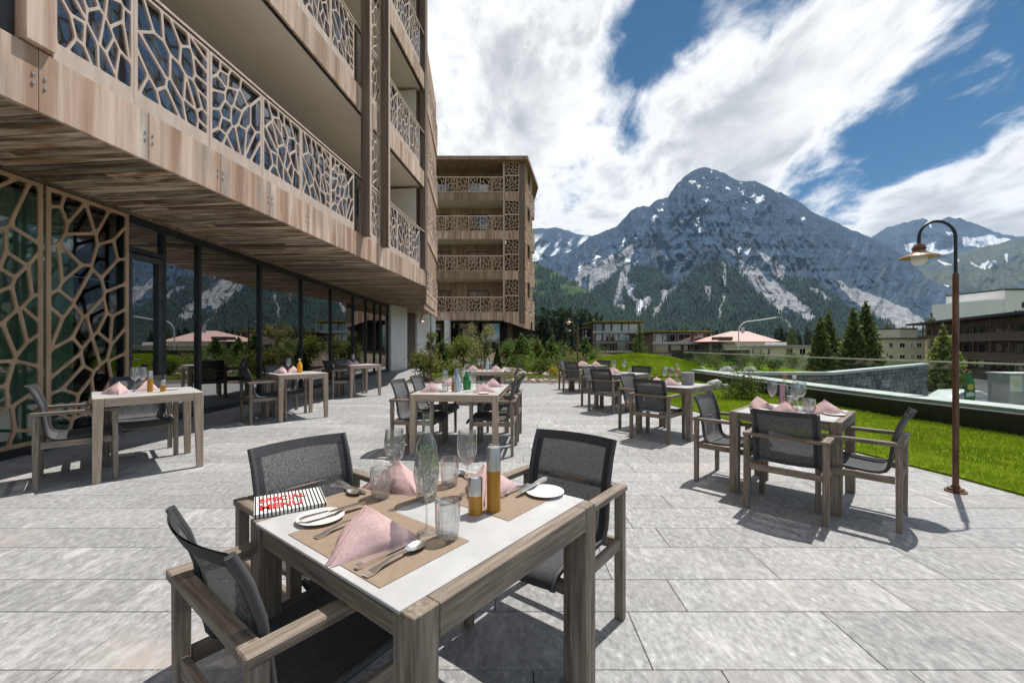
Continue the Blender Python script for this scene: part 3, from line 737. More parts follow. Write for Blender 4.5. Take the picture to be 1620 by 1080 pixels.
# ------------------------------------------------------------------ second hotel block
back = tag(empty('apartment_block', (0, 0, 0)), 'five storey timber block with lattice balconies behind the planting bed', 'building')
YB, XL, XP, XC = 38.0, -10.0, -.74, 1.15
ZB = [3.60, 7.30, 10.88, 14.36]
bp = [lattice_mesh('lattice_panel', 1.03, 1.36, 13, sd, .036, .04, M['lattice_far'], .03, .05, .05) for sd in (31, 32)]
bs = [lattice_mesh('lattice_panel', 1.30, 1.50, 18, sd, .036, .04, M['lattice_far'], .04, .05, .05) for sd in (33, 34)]
for k, z in enumerate(ZB):
    sl = MB().box(XL, XP + .1, YB + .06, YB + 2.6, z + .05, z + .45).build('balcony_slab', M['plaster'], back)
    x = XL
    while x < XP - .1:
        MB().box(x + .004, min(x + 1.06, XP) - .004, YB, YB + .055, z, z + .70).build('fascia_panel', M['wing_wood' if k % 2 else 'fascia_wood'], sl); x += 1.06
    hr = MB().box(XL, XP, YB - .01, YB + .06, z + 2.06, z + 2.11).build('balustrade', M['lattice_far'], back)
    x = XP - 1.04; q = 0
    while x > -8.2:
        o = inst('lattice_panel', bp[q % 2], (x + 1.03, YB + .005, z + .70), R(90), hr); x -= 1.045; q += 1
    nxt = ZB[k + 1] if k < 3 else 17.75
    wl = MB().box(XL, XP + 1.9, YB + 2.4, YB + 2.6, z + .45, nxt + .05).build('wall', M['wing_wood'], back)
    for x0, x1 in ((-7.6, -5.9), (-4.25, -2.25)):
        f = MB().box(x0, x1, YB + 2.33, YB + 2.395, z + .47, z + 2.95).build('window', M['black_metal'], wl)
        h = (x0 + x1) / 2
        for a, b in ((x0 + .07, h - .04), (h + .04, x1 - .07)):
            MB().box(a, b, YB + 2.315, YB + 2.325, z + .55, z + 2.87).build('pane', M['far_pane'], f)
    # lattice column and corner at the end
    o = inst('lattice_panel', bs[0], (XP + 1.36, YB + .005, z + .70), R(90), hr)
    top = nxt - .02
    if k < 4:
        o = inst('lattice_panel', bs[1], (XP + 1.36, YB + .005, z + 2.22), R(90), hr); o.scale = (1, 1, (top - z - 2.22) / 1.5)
    drop = .72 if k == 0 else 0
    f = MB(); zb = z - drop
    f.add([(XP, YB - .02, z - .02 - drop * .05), (XC, YB - .02, zb), (XC, YB - .02, z + .69), (XP, YB - .02, z + .69), (XP, YB + .2, z - .02), (XC, YB + .2, zb), (XC, YB + .2, z + .69), (XP, YB + .2, z + .69)],
          [(0, 1, 2, 3), (7, 6, 5, 4), (0, 4, 5, 1), (1, 5, 6, 2), (2, 6, 7, 3), (3, 7, 4, 0)])
    f.build('fascia_panel', M['fascia_wood'], sl)
    # side face
    f = MB(); a, b = Vector((XC, YB, 0)), Vector((2.35, 44.2, 0))
    for z0, z1 in ((zb, z + .69),):
        f.add([(a.x, a.y, z0), (b.x, b.y, z - drop), (b.x, b.y, z1), (a.x, a.y, z1), (a.x - .2, a.y + .1, z0), (b.x - .2, b.y, z - drop), (b.x - .2, b.y, z1), (a.x - .2, a.y + .1, z1)],
              [(0, 1, 2, 3), (7, 6, 5, 4), (0, 4, 5, 1), (1, 5, 6, 2), (2, 6, 7, 3), (3, 7, 4, 0)])
    f.build('fascia_panel', M['wing_wood'], sl)
    for q in range(4):
        pa = a.lerp(b, q / 4 + .01)
        o = inst('lattice_panel', bs[q % 2], pa + Vector((0, 0, z + .70)), math.atan2(b.y - a.y, b.x - a.x) - R(90), hr); o.scale = (1, 1.18, 1.0 if q % 2 else (top - z - .7) / 1.5)
MB().box(XL + 2, XP + .01, YB + 2.5, YB + 9, 3.62, 3.68).build('soffit', M['dark_wood'], back)
MB().box(XP - .07, XP + .05, YB - .09, YB + .02, 3.9, 17.7).build('column', M['lattice_wood'], back)
MB().box(.62, XC + .02, YB - .03, YB + .25, 3.3, 17.7).build('column', M['pillar_wood'], back)
MB().box(-8.35, -8.1, YB - .05, YB + .1, 3.7, 17.7).build('column', M['pillar_wood'], back)
MB().prism([(XP + .2, YB + .5), (XC - .2, YB + .5), (2.1, 44.2), (1.5, 50), (XP + .2, 50)], 3.4, 17.7).build('inner_wall', M['dark_wood'], back)
rf = MB().prism([(XL, YB - .6), (XC + .25, YB - .6), (2.75, 44.4), (2.4, 51), (XL, 51)], 17.75, 18.08).build('roof', M['wing_wood'], back)
MB().box(-3.6, -3.3, 41, 41.3, 18.08, 18.7).build('chimney', M['dark_metal'], rf)
MB().box(XL, -1.2, YB + 3.2, YB + 3.3, 0, 3.6).build('shop_window', M['far_pane'], back)
MB().box(XL, 2.0, YB + 3.6, YB + 3.8, -.2, 3.6).build('wall', M['far_dark'], back)
for x in (-6.3, -3.3, -.2): MB().box(x - .25, x + .25, YB + .9, YB + 1.3, 0, 3.6).build('column', M['dark_wood'], back)
MB().box(-5.95, -5.55, YB - .8, YB + .4, 0, 3.55).build('pier', M['white_render'], back)

# ------------------------------------------------------------------ chairs
def make_chair():
    root = empty('armchair')
    W = .285
    for sx in (-1, 1):
        MB().beam((sx * W, .022, 0), (sx * W, .022, .640), .048, .036, (0, 1, 0), .044, .044).build('leg', M['teak_z'], root, bevel=.003)
        MB().beam((sx * W, .525, 0), (sx * W, .520, .640), .044, .034, (0, 1, 0), .044, .044).build('leg', M['teak_z'], root, bevel=.003)
        MB().box(sx * W - .027, sx * W + .027, -.012, .552, .641, .671).build('armrest', M['teak_y'], root, bevel=.004)
        MB().box(sx * W - .012, sx * W + .012, .046, .500, .355, .410).build('seat_rail', M['teak_y'], root, bevel=.003)
    MB().box(-W + .0275, W - .0275, -.010, .040, .6405, .6705).build('back_rail', M['teak_x'], root, bevel=.004)
    MB().box(-W + .023, W - .023, .012, .036, .345, .400).build('seat_rail', M['teak_x'], root, bevel=.003)
    MB().box(-W + .023, W - .023, .500, .528, .340, .395).build('seat_rail', M['teak_x'], root, bevel=.003)
    prof_s = [(.585, .375), (.578, .402), (.555, .425), (.51, .436), (.42, .430), (.30, .420), (.20, .414), (.14, .418)]
    prof_b = [(.14, .418), (.105, .433), (.085, .465), (.075, .52), (.066, .60), (.052, .70), (.022, .80), (-.018, .885)]
    hw = .232
    def sheet(prof, bow, x0, x1, off, nx=10):
        mb = MB(); n = len(prof)
        for j, (y, z) in enumerate(prof):
            f = j / (n - 1); b = max(0, (z - .45) / .45) * bow
            for i in range(nx + 1):
                x = x0 + (x1 - x0) * i / nx; k = 1 - (x / hw) ** 2
                mb.v.append((x, y - b * k + off[0], z + off[1] - (.012 * k if bow == 0 else 0)))
        for j in range(n - 1):
            for i in range(nx):
                a = j * (nx + 1) + i; mb.f.append((a, a + 1, a + nx + 2, a + nx + 1))
        return mb
    sheet(prof_s, 0, -hw, hw, (0, 0)).build('seat_sling', M['sling_seat'], root, smooth=True)
    sheet(prof_b, .045, -hw, hw, (0, 0)).build('back_sling', M['sling'], root, smooth=True)
    for sx in (-1, 1):
        pts = [(sx * (hw + .006), y, z) for y, z in prof_s + prof_b[1:]]
        MB().tube(pts, .0135, 8).build('sling_frame', M['alu_frame'], root, smooth=50)
        mb = MB()
        for off in (.0025, -.0025):
            mb2 = sheet(prof_b, .045, sx * (hw - .036), sx * hw, (off, 0), 3); mb.add(mb2.v, mb2.f)
        mb.build('sling_hem', M['sling_hem'], root, smooth=True)
    mb = MB()                                   # top hem
    for off in (.003, -.003):
        b = len(mb.v)
        for j, (y, z) in enumerate(((.004, .842), (-.018, .887))):
            for i in range(11):
                x = -hw + 2 * hw * i / 10; k = 1 - (x / hw) ** 2; mb.v.append((x, y - .0435 * k + off, z))
        for i in range(10): mb.f.append((b + i, b + i + 1, b + i + 12, b + i + 11))
    mb.build('sling_hem', M['sling_hem'], root, smooth=True)
    return root
chair0 = make_chair(); first_chair = [True]
def chair(loc, ang, label, scale=1.0, group='armchairs on the terrace'):
    """loc = middle of the rear legs on the paving; ang = direction faced, degrees from +X"""
    o = chair0 if first_chair[0] else copy_tree(chair0)
    first_chair[0] = False
    o.location = (loc[0], loc[1], 0); o.rotation_euler = (0, 0, R(ang - 90)); o.scale = (scale,) * 3
    return tag(o, label, 'chair', group)

def table(loc, ang, side, h, label, light=False, depth=None, taper=False):
    t = 'teak_light_' if light else 'teak_'
    root = tag(empty('dining_table', (loc[0], loc[1], 0), R(ang)), label, 'table', 'dining tables on the terrace')
    a, b = side / 2, (depth or side) / 2; lw = .078 * h / .76; z1 = h - .004
    for sx in (-1, 1):
        for sy in (-1, 1):
            x0, y0 = sx * (a - lw / 2), sy * (b - lw / 2)
            k = .70 if taper else .92
            mb = MB(); w0 = lw * k; ox, oy = sx * (lw - w0) / 2, sy * (lw - w0) / 2
            zl = h - .0105
            vs = [(x0 + ox + i * w0 / 2, y0 + oy + j * w0 / 2, 0) for i, j in ((-1, -1), (1, -1), (1, 1), (-1, 1))] + [(x0 + i * lw / 2, y0 + j * lw / 2, zl) for i, j in ((-1, -1), (1, -1), (1, 1), (-1, 1))]
            mb.add(vs, [(0, 3, 2, 1), (4, 5, 6, 7), (0, 1, 5, 4), (1, 2, 6, 5), (2, 3, 7, 6), (3, 0, 4, 7)])
            ya, yb = sorted((sy * b, sy * (b - .0495))); xa, xb = sorted((sx * a, sx * (a - lw)))
            mb.box(xa, xb, ya, yb, zl, h - .0005)
            mb.build('leg', M[t + 'z'], root, bevel=.0025)
    ah = .088
    for sy in (-1, 1):      # wooden rails flush with the top on two sides
        y0 = sy * (b - .02475)
        MB().box(-a + lw + .001, a - lw - .001, y0 - .0245, y0 + .0245, h - ah, h - .001).build('apron', M[t + 'x'], root, bevel=.003)
    for sx in (-1, 1):
        x0 = sx * (a - .026)
        MB().box(x0 - .018, x0 + .018, -b + lw + .001, b - lw - .001, h - ah + .008, h - .0155).build('apron', M[t + 'y'], root, bevel=.003)
        x0, x1 = sorted((sx * (a - .05), sx * (a + .0)))
        MB().box(x0, x1, -b + lw + .002, b - lw - .002, h - .0150, h - .0105).build('edge_strip', M['dark_metal'], root)
    MB().box(-a - .002, a + .002, -b + .0502, b - .0502, h - .010, h).build('tabletop', M['table_stone'], root, bevel=.0015)
    return root

# ------------------------------------------------------------------ table ware prototypes (meshes shared by copies)
def cutlery(kind):
    mb = MB()
    if kind == 'knife':
        mb.add([], [])
        hl = [(.0, .0075, .006), (.02, .0105, .009), (.06, .0095, .008), (.10, .0075, .006)]
        for (y0, w0, t0), (y1, w1, t1) in zip(hl, hl[1:]): mb.beam((0, y0, .007), (0, y1, .007), 2 * w0, 2 * t0 * .7, (0, 0, 1), 2 * w1, 2 * t1 * .7)
        bl = [(.10, .0095), (.13, .0118), (.19, .0122), (.225, .0095), (.238, .002)]
        for (y0, w0), (y1, w1) in zip(bl, bl[1:]): mb.beam((0, y0, .006), (0, y1, .006), 2 * w0, .002, (0, 0, 1), 2 * w1, .002)
    else:
        st = [(.0, .012, .004), (.02, .014, .004), (.05, .0085, .010), (.10, .006, .016), (.145, .005, .012)]
        for (y0, w0, z0), (y1, w1, z1) in zip(st, st[1:]): mb.beam((0, y0, z0), (0, y1, z1), 2 * w0, .0035, (0, 0, 1), 2 * w1, .0035)
        if kind == 'spoon':
            n, rings = 14, 4
            for j in range(rings + 1):
                for i in range(n):
                    a = 2 * math.pi * i / n; q = j / rings
                    mb.v.append((.024 * q * math.sin(a), .182 - .040 * q * math.cos(a), .004 + .009 * q * q))
            b = len(mb.v) - (rings + 1) * n
            for j in range(rings):
                for i in range(n): mb.f.append((b + j * n + i, b + j * n + (i + 1) % n, b + (j + 1) * n + (i + 1) % n, b + (j + 1) * n + i))
        else:
            mb.beam((0, .144, .012), (0, .166, .010), .010, .003, (0, 0, 1), .024, .003)
            for k in (-.009, -.003, .003, .009): mb.beam((k, .166, .010), (k, .210, .013), .0035, .002)
    return mb.mesh(kind, M['silver'], smooth=35)
KNIFE, SPOON, FORK = cutlery('knife'), cutlery('spoon'), cutlery('fork')
def glass_parts(prof, seg=28, cut=None):
    """cut glass: the lower outer wall is scalloped into vertical facets"""
    if not cut: return MB().lathe(prof, seg, caps=False).mesh('glass_body', M['clear_glass'], smooth=True)
    seg = 36; mb = MB().lathe(prof, seg, caps=False); za, zb = cut; top = prof.index(max(prof, key=lambda p: p[1]))
    for j, (r, z) in enumerate(prof):
        if j <= top and za < z < zb:
            for k in range(seg):
                x, y, z_ = mb.v[j * seg + k]; q = 1 - .075 * (k % 2) + .02 * ((k + j) % 3); mb.v[j * seg + k] = (x * q, y * q, z_)
    return mb.mesh('glass_body', M['clear_glass'])
WINE_BOWL = glass_parts([(.0045, .118), (.012, .122), (.026, .138), (.032, .150), (.037, .165), (.040, .18), (.0415, .197), (.0413, .21), (.0405, .225), (.0365, .265), (.0355, .265), (.0393, .225), (.0403, .195), (.036, .166), (.025, .140), (.010, .126), (.0005, .1235)], cut=(.12, .215))
WINE_STEM = glass_parts([(.034, .0), (.034, .0025), (.02, .005), (.006, .009), (.0040, .03), (.0036, .08), (.0045, .118)], 18)
TUMBLER = glass_parts([(.0005, .0), (.030, .0), (.034, .004), (.0355, .02), (.037, .035), (.0385, .05), (.0395, .065), (.040, .08), (.0405, .10), (.0385, .125), (.0375, .125), (.0393, .10), (.038, .06), (.0325, .016), (.0005, .013)], cut=(.003, .09))
TUMBLER_BASE = MB().lathe([(.0005, .003), (.031, .004), (.0318, .012), (.0005, .0125)], 20, caps=False).mesh('glass_base', M['bottle_glass'], smooth=40)
PLATE = MB().lathe([(.0005, 0), (.045, 0), (.050, .004), (.075, .011), (.080, .0145), (.077, .0155), (.052, .0075), (.0005, .006)], 32, caps=False).mesh('plate', M['porcelain'], smooth=50)
def napkin_mesh():
    """folded square cloth standing as a tent: a creased front, two flanks, a loose second layer"""
    mb = MB(); N = 10
    A, B, T, K = Vector((-.145, -.05, .002)), Vector((.14, -.05, .002)), Vector((-.008, .022, .118)), Vector((.0, .125, .002))
    def tri(p, q, r, puff):
        b = len(mb.v); nrm = (q - p).cross(r - p).normalized(); ix = {}
        for i in range(N + 1):
            for j in range(N + 1 - i):
                u, v = i / N, j / N; w = 1 - u - v
                s = 27 * u * v * w
                mb.v.append(p * w + q * u + r * v + nrm * (puff * s + (.004 * math.sin(13 * u + 7 * v) + .003 * math.sin(23 * v - 5 * u)) * s)); ix[i, j] = len(mb.v) - 1
        for i in range(N):
            for j in range(N - i):
                mb.f.append((ix[i, j], ix[i + 1, j], ix[i, j + 1]))
                if i + j < N - 1: mb.f.append((ix[i + 1, j], ix[i + 1, j + 1], ix[i, j + 1]))
    tri(A, B, T, .017); tri(B, K, T, .018); tri(K, A, T, .018)
    A2, T2, K2 = A + Vector((.012, -.014, 0)), T + Vector((.004, -.012, -.007)), Vector((.02, .09, .004))
    tri(A2, B + Vector((-.006, -.013, 0)), T2, .012); tri(A2 + Vector((-.014, .01, 0)), T2 + Vector((-.006, .004, 0)), K2, -.010)
    return mb.mesh('napkin', M['napkin'], smooth=50)
NAPKIN = napkin_mesh()
MAT = MB().box(-.25, .25, -.165, .165, .0005, .0022).mesh('placemat', M['placemat'])
# mills
def mill_meshes(h, frac):
    r = .026
    return (MB().lathe([(.0005, 0), (r, 0), (r, h * frac)], 28, caps=False).mesh('mill_body', M['amber'], smooth=40),
            MB().lathe([(r * 1.01, h * frac), (r * 1.02, h * frac + .004), (r * 1.02, h - .006), (r * .9, h), (.0005, h + .002)], 28, caps=False).mesh('mill_head', M['steel'], smooth=40))
MILLS = {'short': mill_meshes(.135, .52), 'tall': mill_meshes(.24, .64)}

def put(mesh, name, loc, rz, label, cat, group=None, scale=1.0):
    return tag(inst(name, mesh, loc, rz, None, scale), label, cat, group)
def wine_glass(loc, label, sc=1.0):
    e = tag(empty('wine_glass', loc), label, 'wine glass', 'wine glasses on the tables'); e.scale = (sc,) * 3
    inst('bowl', WINE_BOWL, parent=e); inst('stem', WINE_STEM, parent=e); return e
def tumbler(loc, label, sc=1.0):
    e = tag(empty('tumbler', loc), label, 'tumbler', 'tumblers on the tables'); e.scale = (sc,) * 3
    inst('glass_body', TUMBLER, parent=e); inst('glass_base', TUMBLER_BASE, parent=e); return e
def mill(kind, loc, label, sc=1.0):
    e = tag(empty('spice_mill', loc), label, 'spice mill', 'spice mills on the tables'); e.scale = (sc,) * 3
    a, b = MILLS[kind]; inst('mill_body', a, parent=e); inst('mill_head', b, parent=e); return e
def napkin(loc, deg, label, sc=1.0): return put(NAPKIN, 'napkin', loc, R(deg), label, 'napkin', 'folded napkins on the tables', sc)
def plate(loc, label, sc=1.0): return put(PLATE, 'bread_plate', loc, 0, label, 'plate', 'bread plates on the tables', sc)
def bottle(loc, label, prof, mat, cap=None, sc=1.0, fill=None):
    e = tag(empty('bottle', loc), label, 'bottle'); e.scale = (sc,) * 3
    MB().lathe(prof, 26, caps=False).build('bottle_body', mat, e, smooth=50)
    if cap: MB().lathe(cap[0], 16, caps=False).build('stopper', cap[1], e, smooth=40)
    if fill: MB().lathe(fill[0], 22, caps=False).build('contents', fill[1], e, smooth=50)
    return e
BOTTLE = [(.0005, .002), (.037, .002), (.0415, .008), (.0415, .195), (.039, .222), (.028, .252), (.0175, .275), (.015, .30), (.0145, .335), (.017, .336), (.017, .347), (.0135, .347), (.0125, .30), (.016, .274), (.026, .251), (.038, .218), (.0395, .19), (.0395, .012), (.0005, .008)]

# ------------------------------------------------------------------ the table with the striped menu
U = Vector((math.cos(R(52.2)), math.sin(R(52.2)), 0)); V_ = Vector((-U.y, U.x, 0)); NEAR = Vector((-.222, .958, 0))
HT = .76
table(NEAR + U * .45 + V_ * .45, 52.2, .90, HT, 'square stone topped table laid with the striped menu')
def T(px, py, h=HT): return gp(px, py, h)
chair((-.84, 1.155), 52.2, 'dark armchair seen from behind, pushed under the table with the striped menu')
chair((-1.083, 2.187), -37.8, 'armchair beside the striped menu, its grey back facing the viewer')
chair((.335, 2.335), 52.2 + 180, 'armchair facing the viewer behind the tall amber mill')
def uv(u, v, z=0.0): return NEAR + U * u + V_ * v + Vector((0, 0, HT + z))
put(MAT, 'placemat', uv(.19, .415), R(142.2), 'brown placemat under the knife and spoon near the striped menu', 'placemat', 'brown placemats')
put(MAT, 'placemat', uv(.45, .725), R(52.2), 'brown placemat before the armchair beside the striped menu', 'placemat', 'brown placemats')
put(MAT, 'placemat', uv(.715, .41), R(142.2), 'brown placemat with plate and crossed cutlery by the tall mill', 'placemat', 'brown placemats')
napkin(T(586, 862), 38, 'large pink napkin tent beside the knife and spoon', 1.03)
napkin(T(628, 772), -22, 'pink napkin tent behind the wine glass beside the herb bottle')
napkin(T(775, 781), 60, 'pink napkin tent behind the tall amber mill', 1.05)
wine_glass(T(675, 842), 'wine glass standing before the herb bottle')
wine_glass(T(624, 779), 'wine glass before the napkin beside the herb bottle')
wine_glass(T(739, 782), 'wine glass behind the short amber mill')
tumbler(T(708, 852), 'cut tumbler by the tip of the spoon')
tumbler(T(602, 788), 'cut tumbler before the armchair beside the striped menu')
tumbler(T(711, 768), 'cut tumbler behind the herb bottle')
mill('short', T(752, 812), 'short amber and steel mill on the table with the striped menu')
mill('tall', T(781, 808), 'tall amber and steel mill on the table with the striped menu')
plate(T(507, 822), 'bread plate with a knife between striped menu and napkin')
plate(T(862, 781), 'bread plate with knife and fork by the wooden table rail', 1.0)
zt = Vector((0, 0, .003))
def lay(mesh, kind, p, q, label, z=.002, tilt=0):
    a, b = T(*p), T(*q); d = b - a
    o = put(mesh, kind, a + Vector((0, 0, z)), math.atan2(d.y, d.x) - R(90), label, kind, 'cutlery on the tables')
    if tilt: o.rotation_euler = (tilt, 0, o.rotation_euler.z)
    return o
lay(KNIFE, 'knife', (563, 902), (640, 864), 'table knife beside the spoon below the large napkin')
lay(SPOON, 'spoon', (577, 914), (655, 872), 'soup spoon lying beside the table knife', .0025)
lay(FORK, 'fork', (499, 853), (540, 836), 'fork half hidden under the large pink napkin')
lay(KNIFE, 'knife', (474, 833), (545, 812), 'butter knife lying on the plate by the striped menu', .016)
lay(KNIFE, 'knife', (533, 764), (585, 786), 'table knife before the armchair beside the striped menu')
lay(SPOON, 'spoon', (524, 768), (568, 786), 'spoon before the armchair beside the striped menu', .0025)
lay(KNIFE, 'knife', (866, 763), (809, 792), 'knife laid across the plate by the wooden table rail', .016)
lay(FORK, 'fork', (838, 768), (803, 783), 'fork lying beside the plate by the wooden table rail', .003)
lay(SPOON, 'spoon', (757, 768), (729, 752), 'dark spoon tip behind the herb bottle', .003)
# herb bottle: clear bottle with cut herbs in water
hb = bottle(T(675, 790), 'clear glass water bottle with green herbs inside', BOTTLE, M['bottle_glass'])
hm = MB(); rh = random.Random(4)
for i in range(420):
    a = rh.uniform(0, 6.28); rr = .034 * math.sqrt(rh.random()); z = rh.uniform(.02, .215); c = Vector((rr * math.cos(a), rr * math.sin(a), z))
    d1 = Vector((rh.gauss(0, 1), rh.gauss(0, 1), rh.gauss(0, 1))).normalized() * rh.uniform(.005, .012); d2 = d1.orthogonal().normalized() * .0036
    hm.add([c - d1, c + d2, c + d1, c - d2], [(0, 1, 2, 3)])
tag(hm.build('herbs', M['herb'], hb), kind='stuff')
for i in range(5):
    a = i * 1.3; MB().tube([(.02 * math.cos(a), .02 * math.sin(a), .015), (.012 * math.cos(a + 1), .012 * math.sin(a + 1), .11), (.02 * math.cos(a + .5), .02 * math.sin(a + .5), .20)], .0012, 5).build('herb_stem', M['herb'], hb)
# striped menu
mn = tag(empty('menu_booklet', uv(.36, .80), R(31)), 'black and white striped menu booklet with red lettering', 'menu')
mn.location = Vector((-.868, 1.655, HT))
MB().box(-.12, .12, -.105, .105, .001, .016).build('cover', M['paper'], mn, bevel=.001)
for i in range(19):
    x = -.115 + .23 * i / 18
    MB().box(x - .0022, x + .0022, -.1055, .1055, .0161, .0172).build('stripe', M['black_ink'], mn)
    MB().box(x - .0022, x + .0022, -.1067, -.1052, .001, .0171).build('stripe', M['black_ink'], mn)
def text(s, size, mat, parent, loc, rot=(0, 0, 0), name='lettering', ext=.0004, sx=1.0, sy=1.0, off=0.0):
    cu_ = bpy.data.curves.new('lettering', 'FONT'); cu_.body = s; cu_.size = size; cu_.extrude = ext; cu_.offset = off; cu_.align_x = 'LEFT'; cu_.resolution_u = 3
    tmp = bpy.data.objects.new('tmp', cu_); COL.objects.link(tmp); bpy.context.view_layer.update()
    me = bpy.data.meshes.new_from_object(tmp.evaluated_get(bpy.context.evaluated_depsgraph_get())); bpy.data.objects.remove(tmp)
    me.materials.clear(); me.materials.append(mat)
    o = inst(name, me, loc, 0, parent); o.rotation_euler = rot; o.scale = (sx, sy, 1); return o
text('SPECIAL', .055, M['red_ink'], mn, (-.103, .012, .0180), sx=.82, sy=1.25, off=.0012)
text('MENU', .055, M['red_ink'], mn, (-.103, -.072, .0180), sx=.95, sy=1.45, off=.0012)

# ------------------------------------------------------------------ the other tables
def local(c, ang, x, y, h): return Vector((c[0] + x * math.cos(R(ang)) - y * math.sin(R(ang)), c[1] + x * math.sin(R(ang)) + y * math.cos(R(ang)), h))
# by the glass front: three light tables
LT = [((-4.147, 4.82), 'the lattice screens', .90), ((-4.13, 8.12), 'the wide glass panes', .86), ((-4.19, 11.60), 'the far glass panes', .86)]
lab = ['pale wooden table nearest the tall lattice screens', 'pale wooden table with the orange bottle along the glass front', 'pale wooden table farthest along the glass front']
for i, ((c, ph, sd), lb) in enumerate(zip(LT, lab)):
    table(c, 45, sd, .845, lb, True, taper=True)
    H_ = .845
    e = .64 if i else .62
    ids = ['by the lattice screens', 'with the orange bottle', 'farthest along the glass front'][i]
    chair((c[0] - .588 - (.02 if i else 0), c[1] - .62), 45, 'armchair seen side-on at the pale table ' + ids, 1.1)
    chair((c[0] - .70, c[1] + .68), -45, 'armchair with its back to the glass at the pale table ' + ids, 1.1)
    napkin(local(c, 45, -.26, .02, H_), -20, 'pink napkin on the near edge of the pale table ' + ids, 1.12)
    napkin(local(c, 45, .0, .26, H_), -70, 'pink napkin on the glass side of the pale table ' + ids, 1.1)
    wine_glass(local(c, 45, -.10, .14, H_), 'wine glass between the napkins on the pale table ' + ids, 1.05)
    tumbler(local(c, 45, -.20, .20, H_), 'tumbler between the napkins on the pale table ' + ids, 1.0)
    if i == 0:
        wine_glass(local(c, 45, -.03, .20, H_), 'second wine glass on the pale table by the lattice screens', 1.05)
        mill('tall', local(c, 45, .02, -.02, H_), 'tall amber mill on the pale table by the lattice screens', 1.0)
        mill('short', local(c, 45, .13, -.06, H_), 'short amber mill on the pale table by the lattice screens', 1.0)
        plate(local(c, 45, .22, .12, H_), 'bread plate behind the short mill by the lattice screens')
    if i == 1:
        bottle(local(c, 45, .06, .02, H_), 'small bottle of orange juice on a pale table', [(.0005, 0), (.045, 0), (.048, .01), (.048, .15), (.03, .19), (.019, .21), (.019, .245), (.0005, .246)], M['orange_juice'],
               ([(.021, .246), (.021, .27), (.0005, .271)], M['paper']), 1.0)
# centre: long table, then a second one before the planting bed
cM, aM = (-.665, 6.02), -5
table(cM, aM, 1.12, .76, 'long wooden table for four in the middle of the terrace', True, depth=1.5)
chair((-1.52, 5.68), -5, 'armchair on the building side of the long table, next to the herb bottle', 1.03)
chair((-1.46, 6.48), -5, 'second armchair on the building side of the long table', 1.03)
chair((.05, 5.54), 175, 'armchair on the lawn side of the long table, nearer the viewer', 1.03)
chair((.13, 6.34), 175, 'second armchair on the lawn side of the long table', 1.03)
for x, y, dg, lb in ((-.36, -.42, 0, 'pink napkin at the near building-side corner of the long table'), (-.30, .40, 20, 'pink napkin at the far building-side seat of the long table'),
                     (.34, -.44, 10, 'pink napkin above the plate on the lawn side of the long table'), (.36, .30, 0, 'pink napkin at the far lawn-side seat of the long table')):
    napkin(local(cM, aM, x, y, .76), dg, lb, 1.1)
for x, y, lb in ((-.22, -.30, 'wine glass at the near building-side seat of the long table'), (-.10, .42, 'wine glass at the far building-side seat of the long table'), (.17, -.38, 'wine glass between the two groups of napkins on the long table')):
    wine_glass(local(cM, aM, x, y, .76), lb, 1.08)
for x, y, lb in ((-.18, -.44, 'tumbler at the near building-side seat of the long table'), (.24, -.24, 'tumbler at the near lawn-side seat of the long table')):
    tumbler(local(cM, aM, x, y, .76), lb, 1.05)
plate(local(cM, aM, .36, -.60, .76), 'white bread plate at the near lawn-side corner of the long table')
mill('tall', local(cM, aM, -.09, -.36, .76), 'amber mill beside the blue bottle on the long table', .8)
bottle(local(cM, aM, -.02, -.40, .76), 'pale blue plastic bottle on the long table', [(.0005, 0), (.036, 0), (.038, .01), (.038, .17), (.024, .20), (.018, .23), (.0005, .232)], M['blue_card'])
bottle(local(cM, aM, .05, -.12, .76), 'round green bottle on the long table', [(.0005, 0), (.05, 0), (.056, .02), (.058, .10), (.05, .17), (.028, .205), (.018, .22), (.018, .25), (.0005, .251)], M['green_glass_body'])
mc = tag(empty('menu_stand', local(cM, aM, -.10, .0, .76), R(70)), 'upright slate grey menu card on the long table', 'menu')
MB().beam((0, -.03, .002), (0, .02, .28), .10, .006, (0, 1, 0)).build('card', M['slate_card'], mc); MB().beam((0, .09, .002), (0, .024, .28), .10, .006, (0, 1, 0)).build('card', M['blue_card'], mc)
cN = (-.66, 10.35)
table(cN, 0, .95, .76, 'wooden table standing before the planting bed', True, depth=.95)
chair((.14, 10.12), 178, 'armchair on the lawn side of the table before the planting bed')
chair((.18, 10.85), 178, 'second armchair on the lawn side of the table before the planting bed')
chair((-.62, 11.30), -88, 'armchair behind the table before the planting bed')
for x, y, lb in ((-.28, -.05, 'pink napkin on the building side of the table before the planting bed'), (.28, -.12, 'pink napkin on the lawn side of the table before the planting bed')):
    napkin(local(cN, 0, x, y, .76), 5, lb, 1.15)
for x, y, lb in ((-.15, .12, 'wine glass behind the building-side napkin before the planting bed'), (.12, .28, 'wine glass by the lawn-side napkin before the planting bed')):
    wine_glass(local(cN, 0, x, y, .76), lb, 1.05)
mill('tall', local(cN, 0, -.06, -.1, .76), 'amber mill on the table before the planting bed', .9)
bottle(local(cN, 0, .06, -.1, .76), 'tall pale blue bottle on the table before the planting bed', [(.0005, 0), (.036, 0), (.038, .01), (.038, .18), (.02, .23), (.016, .29), (.0005, .292)], M['blue_card'])
plate(local(cN, 0, .30, -.33, .76), 'bread plate on the table before the planting bed')
